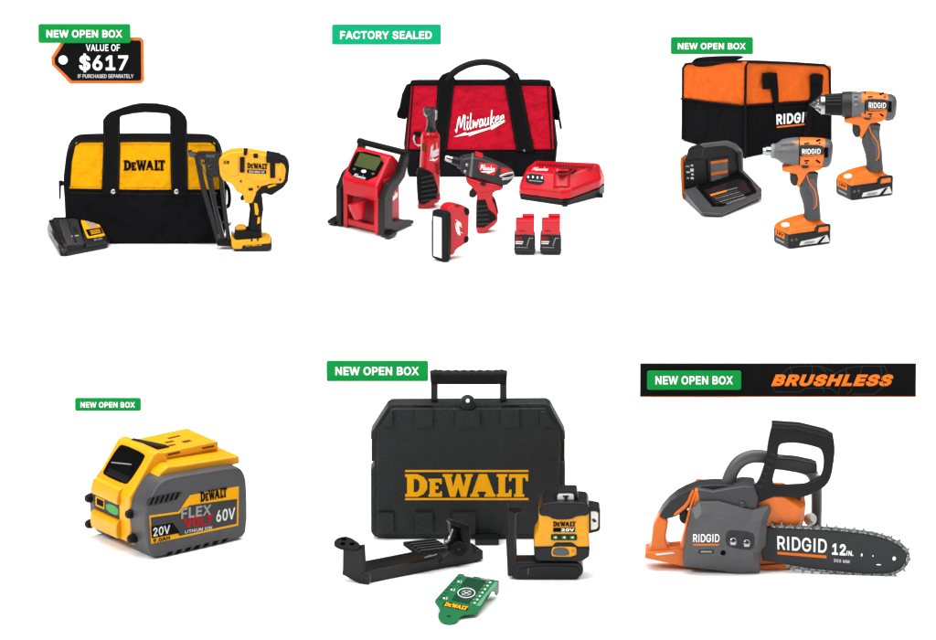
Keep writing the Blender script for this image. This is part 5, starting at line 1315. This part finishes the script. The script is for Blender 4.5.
for q in ([(415, 408.6), (433, 408.6), (433, 427), (415, 427)], [(455, 410), (480, 410), (480, 427), (455, 427)], [(501, 408.6), (519, 408.6), (519, 427), (501, 427)],
          [(381, 426.8), (390.8, 411.4), (393, 411.4), (393, 426.8)], [(540, 411.4), (545, 411.4), (555, 426.8), (540, 426.8)],
          [(377, 512.6), (394, 512.6), (394, 533.6), (377, 533.6)], [(415.4, 512.6), (433, 512.6), (433, 533.6), (415.4, 533.6)], [(452, 512.6), (476, 512.6), (476, 533.6), (452, 533.6)]):
    t.slab("lid_boss", q, -3.2, 5, C, 0.8, 2)
kn = t.turned("lock_boss", (467.6, 402.6, 4), (467.6, 402.6, -3.6), [(0, 8), (0.5, 7.2), (0.62, 5.4), (0.8, 4.6), (1, 3.9)], C, n=24)
t.turned("lock_eye", (467.8, 400.4, -3.4), (467.8, 400.4, -4.6), [(0, 1.9), (0.7, 1.9), (1, 1.5)], "white_print", kn, n=14)
for (a, b) in ((371.6, 376), (560.6, 564.6)):
    t.slab("latch", rrect(a, 440.4, b, 461.4, 1.2), 4, 14, "black_plastic", 0.8)
t.loft("handle_grip", [(430.6, 377.4, 14, 6.4, 6), (436.6, 376.8, 14, 7.2, 7), (437.4, 376.8, 14, 6.6, 6.4)] + [(440 + i * 4, 376.8 + (0.5 if i % 2 else 0), 14, 6.9 - (0.5 if i % 2 else 0), 6.4) for i in range(15)] +
       [(499.6, 376.8, 14, 6.6, 6.4), (500.4, 376.8, 14, 7.2, 7), (506.6, 377.4, 14, 6.4, 6)], "black_rubber", 20, 2.8)
for a in (431, 499.8):
    t.slab("handle_arm", [(a, 379), (a + 6.8, 379), (a + 6.8, 401), (a, 401)], 10, 8, "black_plastic", 1)
t.logo((405.2, 473.8, 528, 496.6), 0, "yellow_print", off=0.5, bold=0.0)
t.decal("logo_bar", [(405.2, 469.8), (528.4, 469.8), (528.4, 471.7), (405.2, 471.7)], 0, "yellow_print", off=0.3)
t.decal("logo_bar", [(405.2, 497.9), (528.4, 497.9), (528.4, 499.9), (405.2, 499.9)], 0, "yellow_print", off=0.3)
t.slab("front_foot", [(475, 539), (499, 539), (499, 545.2), (475, 545.2)], -18, 24, "black_plastic", 0.8)

# --- rail mount
t = Thing("wall_mount", "long black clamp mount with a ribbed jaw pad and an upright end plate", "mount", 360, 585)
K = "black_plastic"
rd = plane((360, 585, 0), (483.4, 561, 78), (360, 575, 0))
nrm = (-12, 26, 0)        # across the rail
ra = t.slab("rail", [(362.4, 572.6), (440, 558), (483.4, 551.6), (483.4, 560.8), (440, 569.6), (366, 584.4), (362.4, 583)], rd, 0, K, 1.0, 3, ext=nrm)
t.loft("rail_edge", [(364, 562.4, rd(364, 575) + 25, 1.0), (424, 551.4, rd(424, 562) + 25, 1.0)], "charcoal_plastic", 8, parent=ra)
up = t.slab("end_plate", [(342.6, 548), (362.8, 545), (364.2, 572), (369, 572), (369, 582), (368.6, 584), (360, 585.4), (358, 583.4), (343.4, 575.6), (342.2, 574)],
            (lambda u, v: (369 - u) * 0.62 - 1), 0, K, 1.0, 3, ext=(2.6, 4.6, 0))
t.slab("foot", [(342.2, 571.6), (346, 573.4), (346, 576.4), (342.4, 575.2)], 15, 4, K, 0.4, parent=up)
pd = t.slab("top_pad", chaikin([(333.6, 541), (338, 537.4), (348.4, 536.2), (361.8, 544.4), (358.4, 548.8), (343, 547.4), (334.6, 544.8)], 1), (lambda u, v: t.dz(u, v, 37)), 0, "black_rubber", 0.9, 3, ext=(0, 0, -3))
for a, b in ((343.6, 539.2), (342.8, 543.6), (352, 543.8)):
    t.decal("pad_hole", circ(a, b, 2.6, 1.1, 14), (lambda u, v: t.dz(u, v, 37)), "dark_recess", pd, off=1.0)
# movable clamp
kn = t.slab("clamp_body", chaikin([(437, 564), (444, 558), (452, 553), (456, 543), (464, 541), (470.6, 544), (474, 554), (483, 550), (483.4, 561), (470, 565), (452, 568)], 1), (lambda u, v: rd(u, v) - 1.6), 0, K, 1.4, 3, ext=(-8, 12, 0))
t.turned("clamp_knuckle", (459.4, 550.4, rd(459, 550) - 1), (459.4, 550.4, rd(459, 550) - 5.6), [(0, 7.6), (0.8, 7.6), (1, 6.4)], K, n=26, parent=kn)
t.turned("pivot_pin", (459.2, 550.2, rd(459, 550) - 5.4), (459.2, 550.2, rd(459, 550) - 6.4), [(0, 1.1), (1, 0.9)], "steel", n=10, parent=kn)
pdl = lambda u, v: rd(432, 545) + (545 - v) * 1.6 - 4
jp = t.slab("jaw_pad", [(402.6, 542), (433.6, 538.4), (446.4, 544.8), (446, 549), (418.4, 553.2)], pdl, 0, "black_rubber", 0.9, 3, ext=(0, 0, -4.4))
for i in range(5):
    a, b = 405.6 + i * 3.4, 543.4 + i * 2.0
    t.loft("pad_rib", [(a + 1, b - 0.6, pdl(a, b) - 1, 0.8), (a + 30 - i * 0.4, b - 3.6, pdl(a + 30, b - 3.4) - 1, 0.8)], "charcoal_plastic", 8, parent=jp)
ja = t.slab("jaw_plate", [(449.6, 522), (451.6, 520.4), (463, 524.4), (470.6, 527), (471, 552), (470.2, 555), (464.6, 555), (463.4, 548), (462.4, 530), (450.6, 525)], (lambda u, v: rd(u, 555) - 3), 0, K, 1, 3, ext=(-4, 7, 0))
t.slab("jaw_rib", [(461.2, 529), (464, 528), (466, 530), (466, 545), (462, 541)], (lambda u, v: rd(u, 555) - 5), 0, "black_rubber", 0.8, ext=(-2, 4, 0), parent=ja)
t.slab("jaw_arm", [(450.4, 524.4), (462.4, 530), (463, 541), (455, 546), (446, 546), (446.4, 540), (451, 535)], (lambda u, v: rd(u, 555) + 4), 0, K, 1.2, 3, ext=(-3, 6, 0), parent=ja)
t.loft("spring_lever", [(452.6, 529.4, rd(452, 555) - 2, 1.0), (450.6, 535, rd(452, 555) - 2, 1.1), (448.6, 540.6, rd(450, 555) - 3, 1.4), (445.4, 543, rd(448, 555) - 3, 1.2)], "steel", 10)
t.loft("spring_lever", [(424, 558.4, rd(424, 560) + 4, 0.7), (434, 555.4, rd(434, 560) + 2, 0.9), (442, 551.8, rd(442, 560), 1.2)], "steel", 10)

# --- laser level
t = Thing("laser_level", "yellow and black laser level clipped on an L-shaped black bracket, before the black case", "laser level", 550, 580)
bk_ = t.slab("bracket", [(514.8, 562.4), (577.4, 562), (582.4, 565.6), (583.6, 570), (582, 575), (576, 580), (516, 580), (512, 577)], 0, 26, K, 1.6, 3)
t.slab("bracket_arm", [(507.8, 508), (520.6, 508), (520.6, 512), (516.4, 513.4), (515.4, 530), (516.8, 548.6), (517.2, 564), (512, 576.6), (507.6, 576.4), (506, 540), (507.4, 536)], 1, 24, K, 1.2, 3, parent=bk_)
t.slab("bracket_face", chaikin([(519, 566), (576, 565.4), (580, 570), (574.6, 577), (519, 577)], 1), -0.8, 2, "gloss_black", 0.5, parent=bk_)
t.slab("bracket_rim", [(514, 513), (516.6, 512), (515.6, 548), (513.4, 547)], -0.6, 3, "charcoal_plastic", 0.5, parent=bk_)
t.decal("bracket_mark", [(527.6, 568), (528.6, 568), (528.6, 574.6), (527.6, 574.6)], -0.8, "grey_plastic", bk_, off=0.6)
t.slab("bracket_cap", [(508, 506.6), (521, 507.2), (521, 512.4), (508.4, 511.6)], -2, 24, "black_rubber", 1.0, parent=bk_)
by = [(538.8, 513), (588.6, 513), (588.8, 532), (589.4, 548), (588, 553), (534.6, 553), (534.2, 548), (534.2, 537), (538.6, 531)]
bo = t.slab("body", by, -3, 38, Y, 3.4, 4)
t.slab("top_cover", chaikin([(540.4, 506.4), (546, 502.4), (584.4, 502.2), (588.8, 506.2), (589.4, 515.4), (577, 515.8), (571, 519.6), (553.4, 519.6), (548, 516), (538, 515.4)], 1), -4.4, 41, K, 2.0, 3)
t.slab("lower_cover", [(533.6, 546.6), (552.6, 546.2), (555, 542.4), (572, 542.4), (577.4, 546.6), (589.8, 546.6), (589.2, 556.6), (583, 561), (538, 561), (534, 556)], -4.6, 41, K, 1.8, 3)
t.slab("switch_plate", chaikin([(551.6, 548.6), (554, 546.6), (575, 546.6), (576.4, 549), (576, 556.4), (553, 556.6), (551.2, 554)], 1), -5.6, 2, "yellow_plastic", 0.3)
t.slab("lock_switch", chaikin([(552.4, 551), (555, 547.6), (566, 547.6), (569, 551.4), (568.6, 555.6), (553, 555.6)], 1), -6.6, 2, "grey_plastic", 0.5)
t.slab("switch_rest", chaikin([(569.4, 547.6), (574.4, 547.6), (575.4, 555.4), (570, 555.4)], 1), -6.2, 2, "yellow_plastic", 0.3)
t.decal("switch_mark", rrect(571.2, 549.6, 574, 552), -6.2, "orange_print", off=0.5)
t.logo((553, 521.2, 575.4, 526.2), -3, "black_print", bo, off=0.5)
st = t.decal("name_strip", [(553, 527.4), (575.2, 527.4), (574.6, 531.6), (553, 531.6)], -3, "black_print", bo, off=0.4)
t.text("20V", (561.2, 528, 574, 531), -3, "white_print", st, off=0.9, bold=0.03)
kp = t.slab("key_panel", rrect(550.8, 534, 576.8, 540, 1.4), -3.8, 2, "gloss_black", 0.3)
for a in (555.2, 564, 572.2):
    t.decal("key_symbol", [(a - 2.4, 538.4), (a - 2.2, 536), (a + 1.6, 535.4), (a + 2.4, 538.4)], -3.8, "green_light", kp, off=0.4)
    t.decal("key_symbol", [(a - 0.8, 537.8), (a - 0.6, 536.4), (a + 1.0, 536.2), (a + 1.2, 537.8)], -3.8, "led_panel", kp, off=0.6)
hd = t.ring("top_window_frame", [(554, 502.6), (556, 492), (557.4, 490.4), (576, 490.4), (577.2, 492), (579, 502.6)], [(557, 501), (557.4, 495), (558.6, 493.4), (572.4, 493.4), (573.4, 495), (573.6, 501)], 6, 20, K, 0.8)
t.slab("window_glass", rrect(556.4, 493, 574, 501.4, 1), 6.5, 14, "glass_white", 0.3, parent=hd)
t.slab("emitter", [(562, 495.2), (569, 495.2), (567.6, 497.2), (566.6, 499.4), (564.6, 499.4), (563.6, 497.2)], 5.8, 2, "charcoal_plastic", 0.3, parent=hd)
sd = t.ring("side_window_frame", [(588, 505.6), (598.6, 507.6), (600.2, 510), (600.2, 529), (598.4, 531.4), (588, 534)], [(591, 511.6), (595.6, 511.2), (598, 513), (598, 527), (596, 529), (591, 530)], 8, 20, K, 0.8)
t.slab("window_glass", [(590.4, 511), (598.2, 511.4), (598.2, 529), (590.4, 530)], 8.5, 14, "glass_white", 0.3, parent=sd)
t.slab("emitter", [(591.6, 519.4), (594, 518.4), (595, 519.6), (596.4, 520.4), (596.2, 522), (593.4, 522.2)], 7.8, 2, "charcoal_plastic", 0.3, parent=sd)

# --- target card propped on its bent edge
t = Thing("target_card", "green laser target card with a bent edge, a printed crosshair and a hole", "target card", 450, 624)
KS = 0.16
cd = lambda u, v: (624 - v) / (SP + KS) - 4.2
co = [(458.8, 575.2), (499.2, 582.2), (478, 612.8), (474, 614.2), (463.4, 615.2), (459.6, 617.4), (458, 620.6), (454.4, 623), (449.4, 624), (444.6, 623.4), (440.4, 621), (438, 617.2), (438.2, 614), (440.2, 611), (438.6, 608), (434.8, 603.2), (435.2, 600.2)]
cl = t.slab("card", co, cd, 0, "card_green", 0.2, 1, ext=(0, 0, -0.8))
cy = t.P(448.8, 616.4, cd(448.8, 616.4))
bmh = bmesh.new()
bmesh.ops.create_cone(bmh, cap_ends=True, segments=20, radius1=2.3, radius2=2.3, depth=12)
bmesh.ops.translate(bmh, verts=bmh.verts, vec=cy)
ch = finish("cutter", bmh, "card_green", t.root, smooth=False)
bpy.context.view_layer.update()
t.cut(cl, ch)
t.slab("bent_edge", [(478.2, 612.6), (499.4, 582.2), (499.2, 594), (497.6, 597.4), (496.2, 596.4), (495.6, 593.8), (492.4, 593), (488, 597.4)], (lambda u, v: cd(478 + (u - 478), 612.6 - (u - 478) * 1.434)), 0, "card_green", 0.3,
       ext=(-1.2, 0.2, 0), parent=cl)
f_ = lambda u, v: cd(u, v)
t.decal("dark_field", [(466.6, 579.2), (487, 582.6), (469, 604.6), (451.4, 600.8)], f_, "card_dark_green", cl, off=0.7, th=0.2)
t.decal("pale_margin", [(495.2, 583.2), (498.6, 583.8), (480.2, 607), (476, 606.2)], f_, "card_pale_green", cl, off=0.7, th=0.2)
t.ring("target_circle", circ(466.4, 594, 9, 4.9, 28), circ(466.4, 594, 8.1, 4.3, 28), (lambda u, v: cd(u, v) - 1.2), .2, "silver_print", 0, parent=cl)
t.ring("target_circle", circ(466.4, 594, 5, 2.8, 24), circ(466.4, 594, 4.2, 2.3, 24), (lambda u, v: cd(u, v) - 1.2), .2, "grey_print", 0, parent=cl)
t.strokes("crosshair", [[(466.4 - 4.4, 596), (466.4 + 4.4, 592)], [(463.4, 592.4), (469.6, 595.6)]], None, f_, "silver_print", 0.5, cl, off=1.3)
pl = t.decal("logo_plate", [(445, 602.4), (469, 606.8), (467, 611.2), (442.2, 606.4)], f_, "black_print", cl, off=0.7, th=0.2)
t.logo([(446, 602.9), (468.4, 607.1), (466.4, 610.6), (443.8, 606.3)], f_, "yellow_print", pl, off=1.3)
for i in range(7):
    a, b = 489.6 - i * 2.6, 583.8 + i * 3.3
    t.decal("scale_mark", [(a, b - 0.7), (a + 2, b - 0.4), (a + 1.4, b + 0.9), (a - 0.6, b + 0.6)], f_, "silver_print", cl, off=0.9, th=0.2)
    t.decal("scale_mark", [(a - 3.6, b - 0.5), (a - 1.6, b - 0.2), (a - 1.8, b + 0.2), (a - 3.8, b - 0.1)], f_, "grey_print", cl, off=0.9, th=0.2)
for i in range(8):
    a, b = 456 - i * 2.5, 579 + i * 2.9
    t.decal("scale_tick", [(a, b), (a + 4.5, b + 0.7), (a + 4.2, b + 1.1), (a - 0.3, b + 0.4)], f_, "line_print", cl, off=0.9, th=0.2)
for a, b, n in ((457.6, 582, "1"), (450.8, 589.8, "2"), (443.2, 598, "3")):
    t.decal("scale_mark", [(a - 0.6, b + 1.6), (a + 1.6, b + 2), (a + 1.2, b), ], f_, "white_print", cl, off=0.9, th=0.2)
    t.text(n, [(a + 3.2, b), (a + 4.6, b + 0.3), (a + 3.8, b + 2.6), (a + 2.4, b + 2.3)], f_, "silver_print", cl, off=1.0, bold=0.03)
t.decal("scale_mark", [(464.6, 576.6), (474, 578.2), (472.8, 579.2), (463.8, 577.6)], f_, "silver_print", cl, off=0.9, th=0.2)
t.decal("scale_mark", [(481, 579.8), (490, 581.4), (489.2, 582.2), (480.4, 580.6)], f_, "grey_print", cl, off=0.9, th=0.2)

# ------------------------------------------------------------------ chainsaw, banner
t = Thing("banner_board", "long black banner board with a thin orange foot line and slanted orange lettering", "banner", 778, 397)
bn = t.slab("board", rrect(640, 364, 915.8, 396.2), 0, 3, "tag_black", 0.2, 1)
t.slab("foot_line", rrect(640, 396.3, 915.8, 397.1), -0.1, 3.2, "tag_orange", 0, parent=bn)
t.text("BRUSHLESS", (771, 374.3, 893, 386.2), 0, "orange_print", bn, off=0.5, bold=0.05, shear=0.3)
lines = [[(776, 380), (788, 368), (802, 366), (818, 366), (826, 372)], [(790, 366), (792, 376)], [(800, 392), (806, 388), (830, 388), (838, 394)], [(812, 366), (812, 374)], [(822, 386), (824, 393)],
         [(834, 374), (846, 368), (862, 366), (884, 366), (888, 374)], [(846, 368), (846, 374)], [(852, 388), (850, 392), (846, 394)], [(880, 366), (884, 386), (874, 394), (852, 394)], [(772, 386), (776, 392), (800, 392)],
         [(862, 366), (860, 374)], [(838, 394), (840, 387)], [(820, 366), (834, 372)]]
t.strokes("outline_print", lines, None, 0, "line_print", 0.6, bn, off=0.3)
badge("green badge reading NEW OPEN BOX fastened on the black banner board", 647, 371, 741, 389.8, (655.3, 376, 732.8, 384.4), "NEW OPEN BOX", "badge_green", 397, -2.6)

t = Thing("chainsaw", "orange and grey chainsaw with a black front guard and a twelve inch bar", "chainsaw", 722, 574)
G, O = "grey_plastic", "orange_plastic"
# engine block behind the cover
t.slab("engine_block", [(696, 488), (712, 491), (742, 498), (766, 497), (786, 497), (803, 510), (802.6, 531), (793, 562), (790, 571), (757, 573), (700, 568), (686, 566), (690, 520)], 15, 36, O, 3, 4)
ec = t.loops("engine_cover", [[t.P(u, v, 0) + Vector((0, y, 0)) for u, v in q] for q, y in (([(758, 503), (766, 499), (783, 500), (801, 511.6), (800, 522), (798, 530), (762, 529)], 9), ([(754, 499), (764, 494.6), (784, 495.6), (805.6, 509), (804.6, 522), (802, 533), (758, 532)], 15), ([(754, 499), (764, 494.6), (784, 495.6), (805.6, 509), (804.6, 522), (802, 533), (758, 532)], 44))], O, 0.8, 2)
ec.data.set_sharp_from_angle(angle=math.radians(16))
t.slab("clutch_housing", [(697, 489), (713, 491.6), (743, 486), (754, 487), (758, 498), (757, 513), (740, 513), (700, 509)], 4, 34, "dark_grey_plastic", 2, 3)
rh = [(645.8, 552), (651.2, 547.6), (653.6, 526), (659.4, 514), (668.6, 520.6), (665.6, 539.4), (669, 547.6), (690, 548), (690, 568), (644.4, 558.4)]
t.slab("rear_handle", rh, 13, 20, O, 2.6, 4)
t.slab("base_plate", [(646, 552.6), (690, 549), (692, 568), (684, 566.8), (644.6, 558.6)], 9, 30, O, 1.6, 3)
t.slab("knuckle_pad", chaikin([(659, 514.6), (673, 498), (691, 488.4), (706, 484.6), (740, 485.4), (741, 496), (704, 500), (694, 503), (684, 512), (673, 518), (661, 519.6)], 1), 12, 22, "charcoal_plastic", 4, 4)
t.slab("handle_inlay", chaikin([(672.6, 516.6), (674.6, 513), (686.4, 503), (690.8, 491), (694.6, 489), (689, 505), (680.6, 512.6)], 1), 10.5, 4, O, 0.9, 3)
t.slab("trigger", chaikin([(679, 514), (687, 509), (689, 519), (684.6, 525.4), (679.4, 521)], 1), 17, 10, "black_plastic", 1.6, 3)
t.slab("shoulder", [(695, 489.4), (713.6, 493), (711, 499.6), (698, 502.4), (692, 510), (687, 550), (680, 548), (690, 505)], 5, 16, O, 1.8, 3)
t.decal("warning_label", [(655, 553.6), (673, 551.8), (675, 553.6), (657, 555.6)], 8.4, "silver_print", off=0.5)
# top handle loop
t.loft("front_handle", [(727.6, 494, 26, 8, 7), (727.8, 484, 26, 7.2, 7), (731.6, 472.4, 26, 6.8, 6.6), (738, 463, 26, 6.6, 6.4), (747, 457.6, 26, 6.4, 6.2), (758, 456, 27, 6.4, 6.2), (772, 458.6, 30, 6.2, 6), (790, 464.4, 36, 6.2, 6),
                        (803, 467.6, 42, 6.2, 6), (811, 472, 46, 6, 6), (815.8, 481, 50, 5.8, 6), (817.4, 495, 52, 5.6, 6), (817.4, 526, 53, 5.4, 6)], G, 20, 2.2, curve=3)
t.slab("handle_sleeve", [(770.6, 459.4), (777, 457.6), (796, 459.2), (811, 462.4), (817, 464.6), (817, 473.4), (806, 474.6), (782, 470.6), (772, 469.6)], 24, 14, "charcoal_plastic", 2, 3)
t.decal("sleeve_screw", circ(818, 475, 1.1), 44, "white_print", off=1)
# front guard: flat frame with a window, leaning forward
go = [(771.4, 423.4), (784, 423.4), (798, 425.2), (824, 431.6), (832.4, 436.4), (834, 446), (834, 455), (831, 476), (826.6, 484.6), (818.6, 490.8), (803, 497.6), (790, 497.4), (776, 496), (765, 500), (757, 504), (748, 509.6), (741.8, 505), (741.2, 500), (752, 487), (757.8, 483), (766, 457), (766.6, 445)]
gi = [(778.6, 444.2), (786, 443), (795, 442.8), (808, 445), (819.6, 448.4), (821.4, 452), (823, 458), (823, 466), (821.8, 473), (819.6, 477.6), (805.6, 484.4), (800, 485), (788, 485.6), (780, 485.8), (774.4, 485.6), (773, 484), (772.6, 482), (772.4, 480), (772.6, 478), (773.4, 474), (776, 466), (777.4, 452)]
t.ring("front_guard", go, gi, (lambda u, v: 8 + (500 - v) * 0.10), 7, "black_plastic", 1.6, 3, sm=1)
t.slab("guard_lip", [(771, 423), (798, 424.8), (824.4, 431.2), (833, 436.4), (832, 439.4), (820, 436), (797, 430), (770.6, 428.4)], 13, 12, "black_plastic", 1.4, 3)
t.slab("guard_foot", [(780, 494), (803, 495), (799, 503), (790, 501)], 16, 8, "black_plastic", 1.6, 3)
for i in range(6):
    a, b = 770.4 - i * 2.6, 452 + i * 6.4
    t.decal("guard_rib", [(a, b), (a + 5, b + 2.6), (a + 4.6, b + 4.2), (a - .6, b + 1.4)], (lambda u, v: 8 + (500 - v) * 0.10), "charcoal_plastic", off=0.7)
# sprocket cover with its chamfers
co = [(699, 501.6), (718, 501.4), (752, 510.4), (768, 506.4), (770.6, 511), (767, 520), (765.4, 545), (760, 552), (759.8, 573), (738, 574), (720, 570.6), (683, 566.4), (682.8, 551.6), (691, 509)]
cf = [(701, 513), (718, 514), (750, 523), (760, 521), (761, 523), (759.6, 528), (757, 546), (753, 552), (752, 557.6), (736, 557), (720, 555.6), (688, 553.4), (688.4, 549), (695, 520)]
cv = t.loops("sprocket_cover", [[t.P(u, v, 0) + Vector((0, 10, 0)) for u, v in co], [t.P(u, v, 0) for u, v in co], [t.P(u, v, -8) for u, v in cf]], G, 0.5, 2, ang=12)
cv.data.set_sharp_from_angle(angle=math.radians(13))
t.slab("nut_recess", chaikin([(726, 531.4), (731, 529.6), (752, 532), (754.4, 537), (753.6, 547.6), (748, 550.4), (727, 546.8), (725, 540)], 1), -8.5, 3, "charcoal_plastic", 0.5)
for u, v in ((732.8, 540.4), (746.4, 542.2)):
    nt_ = t.turned("bar_nut", (u, v, -8), (u, v, -12.8), [(0, 4.6), (0.25, 4.6), (0.3, 3.4), (0.85, 3.2), (1, 2.2)], "steel", n=6)
    t.turned("nut_stud", (u, v, -12.6), (u, v, -14.4), [(0, 1.5), (0.8, 1.5), (1, 0.9)], "dark_steel", nt_, n=10)
t.turned("adjuster_hole", (722.8, 552.4, -7.8), (722.8, 552.4, -8.8), [(0, 2.7), (1, 2.4)], "dark_recess", n=16)
t.turned("guard_bolt", (742, 504.4, 8), (742, 504.4, 1), [(0, 4.6), (0.4, 4.6), (0.45, 3.6), (0.9, 3.2), (1, 2.4)], "steel", n=18)
t.text("RIDGID", (692.8, 533.6, 719, 541.8), -8, "white_print", off=0.4, bold=0.012)
t.decal("underline", rrect(692.8, 543.6, 718.8, 545.2), -8, "orange_print", off=0.3)
pp = t.decal("name_plate", rrect(698.2, 549.4, 713.6, 553.4), -8, "charcoal_plastic", off=0.4)
t.decal("plate_print", rrect(700.4, 550.6, 711.4, 552.2), -8, "grey_print", pp, off=0.7)
for a, b in ((716.6, 494.6), (727, 496.6)):
    t.decal("switch_mark", circ(a, b, 1.3, 1.6, 10), 14, "silver_print", off=0.6)
t.slab("lower_skirt", [(757, 566), (790, 563), (792.6, 568), (775, 572.6), (757, 573.4)], 12, 22, O, 1.2, 3)
t.turned("oil_cap", (809, 520, 30), (813.6, 518, 24), [(0, 6), (0.6, 6), (0.8, 5), (1, 4)], "led_panel", n=18)
# bar and chain
bd = lambda u, v: 6 - (u - 765) * 0.10
bo = [(762, 527.4), (771, 527.8), (834.6, 530.8), (862, 533.6), (876, 536.2), (888, 540), (898.5, 545.4), (904.6, 551), (906.6, 556), (905.4, 561.6), (901.6, 566.6), (895.6, 570.6), (887.6, 573), (866.6, 573.4), (834, 570.4), (808, 567.6), (786, 564), (762, 560.6)]
br = t.slab("guide_bar", bo, bd, 2.2, "bar_paint", 0.4, 1)
for nm, u, v, a, b in (("bar_hole", 861.4, 555, 0.8, 1.9), ("bar_hole", 872.6, 556, 0.6, 1.0), ("bar_hole", 878.4, 564.8, 2.7, 0.9), ("bar_hole", 893.8, 558.6, 1.6, 2.3)):
    bm_ = bmesh.new()
    q = circ(u, v, a, b, 16)
    f0 = [bm_.verts.new(t.P(x, y, bd(x, y) - 0) + Vector((0, -4, 0))) for x, y in q]
    f1 = [bm_.verts.new(t.P(x, y, bd(x, y) - 0) + Vector((0, 8, 0))) for x, y in q]
    for i in range(16):
        bm_.faces.new((f0[i], f0[(i + 1) % 16], f1[(i + 1) % 16], f1[i]))
    bm_.faces.new(f0[::-1])
    bm_.faces.new(f1)
    c_ = finish("cutter", bm_, "bar_paint", t.root, smooth=False)
    t.cut(br, c_)
t.text("RIDGID", [(777, 535.6), (826.6, 538.8), (826.4, 553), (777.4, 549.4)], bd, "white_print", br, off=0.5, bold=0.014)
t.decal("underline", [(777.4, 551.6), (826.4, 555.4), (826.4, 558.2), (777.4, 554.2)], bd, "orange_print", br, off=0.4)
t.text("12", [(832, 543), (845.6, 544), (845.4, 555.4), (831.8, 554.4)], bd, "white_print", br, off=0.5, bold=0.03)
t.text("IN.", [(846.4, 550.4), (853.2, 550.9), (853, 555.8), (846.2, 555.3)], bd, "white_print", br, off=0.5, bold=0.03)
t.text("305 MM", [(833.6, 558.6), (849.4, 560), (849.2, 563.2), (833.4, 561.8)], bd, "silver_print", br, off=0.5, bold=0.02)
# chain: links of two kinds carried round the edge of the bar
random.seed(4)
edge = bo[1:-1]
seg = []
for a, b in zip(edge, edge[1:]):
    L_ = math.hypot(b[0] - a[0], b[1] - a[1])
    seg.append((a, b, L_))
tot = sum(s_[2] for s_ in seg)


def along(x):
    for a, b, L_ in seg:
        if x <= L_:
            k = x / L_
            return (a[0] + (b[0] - a[0]) * k, a[1] + (b[1] - a[1]) * k, (b[0] - a[0]) / L_, (b[1] - a[1]) / L_)
        x -= L_
    a, b, L_ = seg[-1]
    return (b[0], b[1], (b[0] - a[0]) / L_, (b[1] - a[1]) / L_)


loop_ = [along(tot * i / 90) for i in range(91)]
strip = [(u + dy * 0.4, v - dx * 0.4) for u, v, dx, dy in loop_] + [(u + dy * 3.2, v - dx * 3.2) for u, v, dx, dy in reversed(loop_)]
n_l = 90
chain = t.slab("chain", strip, (lambda u, v: bd(u, v) - 0.4), 3, "chain_steel", 0.2, 1)
for i in range(n_l):
    u, v, dx, dy = along(tot * (i + 0.5) / n_l)
    ou, ov = dy, -dx
    h = random.uniform(4.8, 6.4) if i % 3 == 0 else (random.uniform(2.8, 3.6) if i % 3 == 1 else random.uniform(3.4, 4.6))
    w_ = 1.7
    jit = random.uniform(-.3, .3)
    p_ = lambda al, out: (u + dx * al + ou * out, v + dy * al + ov * out)
    if i % 3 == 0:
        q = [p_(-w_, .6), p_(w_, .6), p_(w_ * .9, h * .55), p_(w_ * 0.3, h * .5), p_(-w_ * .2, h + jit), p_(-w_, h * .9)]
    elif i % 3 == 1:
        q = [p_(-w_ * .8, 0), p_(w_ * .8, 0), p_(w_ * .9, h * .8), p_(0, h + jit * .5), p_(-w_ * .9, h * .7)]
    else:
        q = [p_(-w_, .4), p_(w_, .4), p_(w_, h * .6), p_(w_ * .5, h + jit), p_(-w_ * .6, h * .6)]
    t.slab("chain_link", q, (lambda uu, vv: bd(uu, vv) - (1.3 if i % 2 else 0.8)), 1.6 if i % 2 else 3.6, "dark_steel" if i % 3 == 1 else "chain_steel", 0.15, 1, parent=chain)
for i in range(0, n_l, 2):
    u, v, dx, dy = along(tot * (i + 1) / n_l)
    t.decal("chain_rivet", circ(u + dy * 1.3, v - dx * 1.3, 0.6, n=8), (lambda uu, vv: bd(uu, vv) - 1.5), "steel", chain, off=0.3)
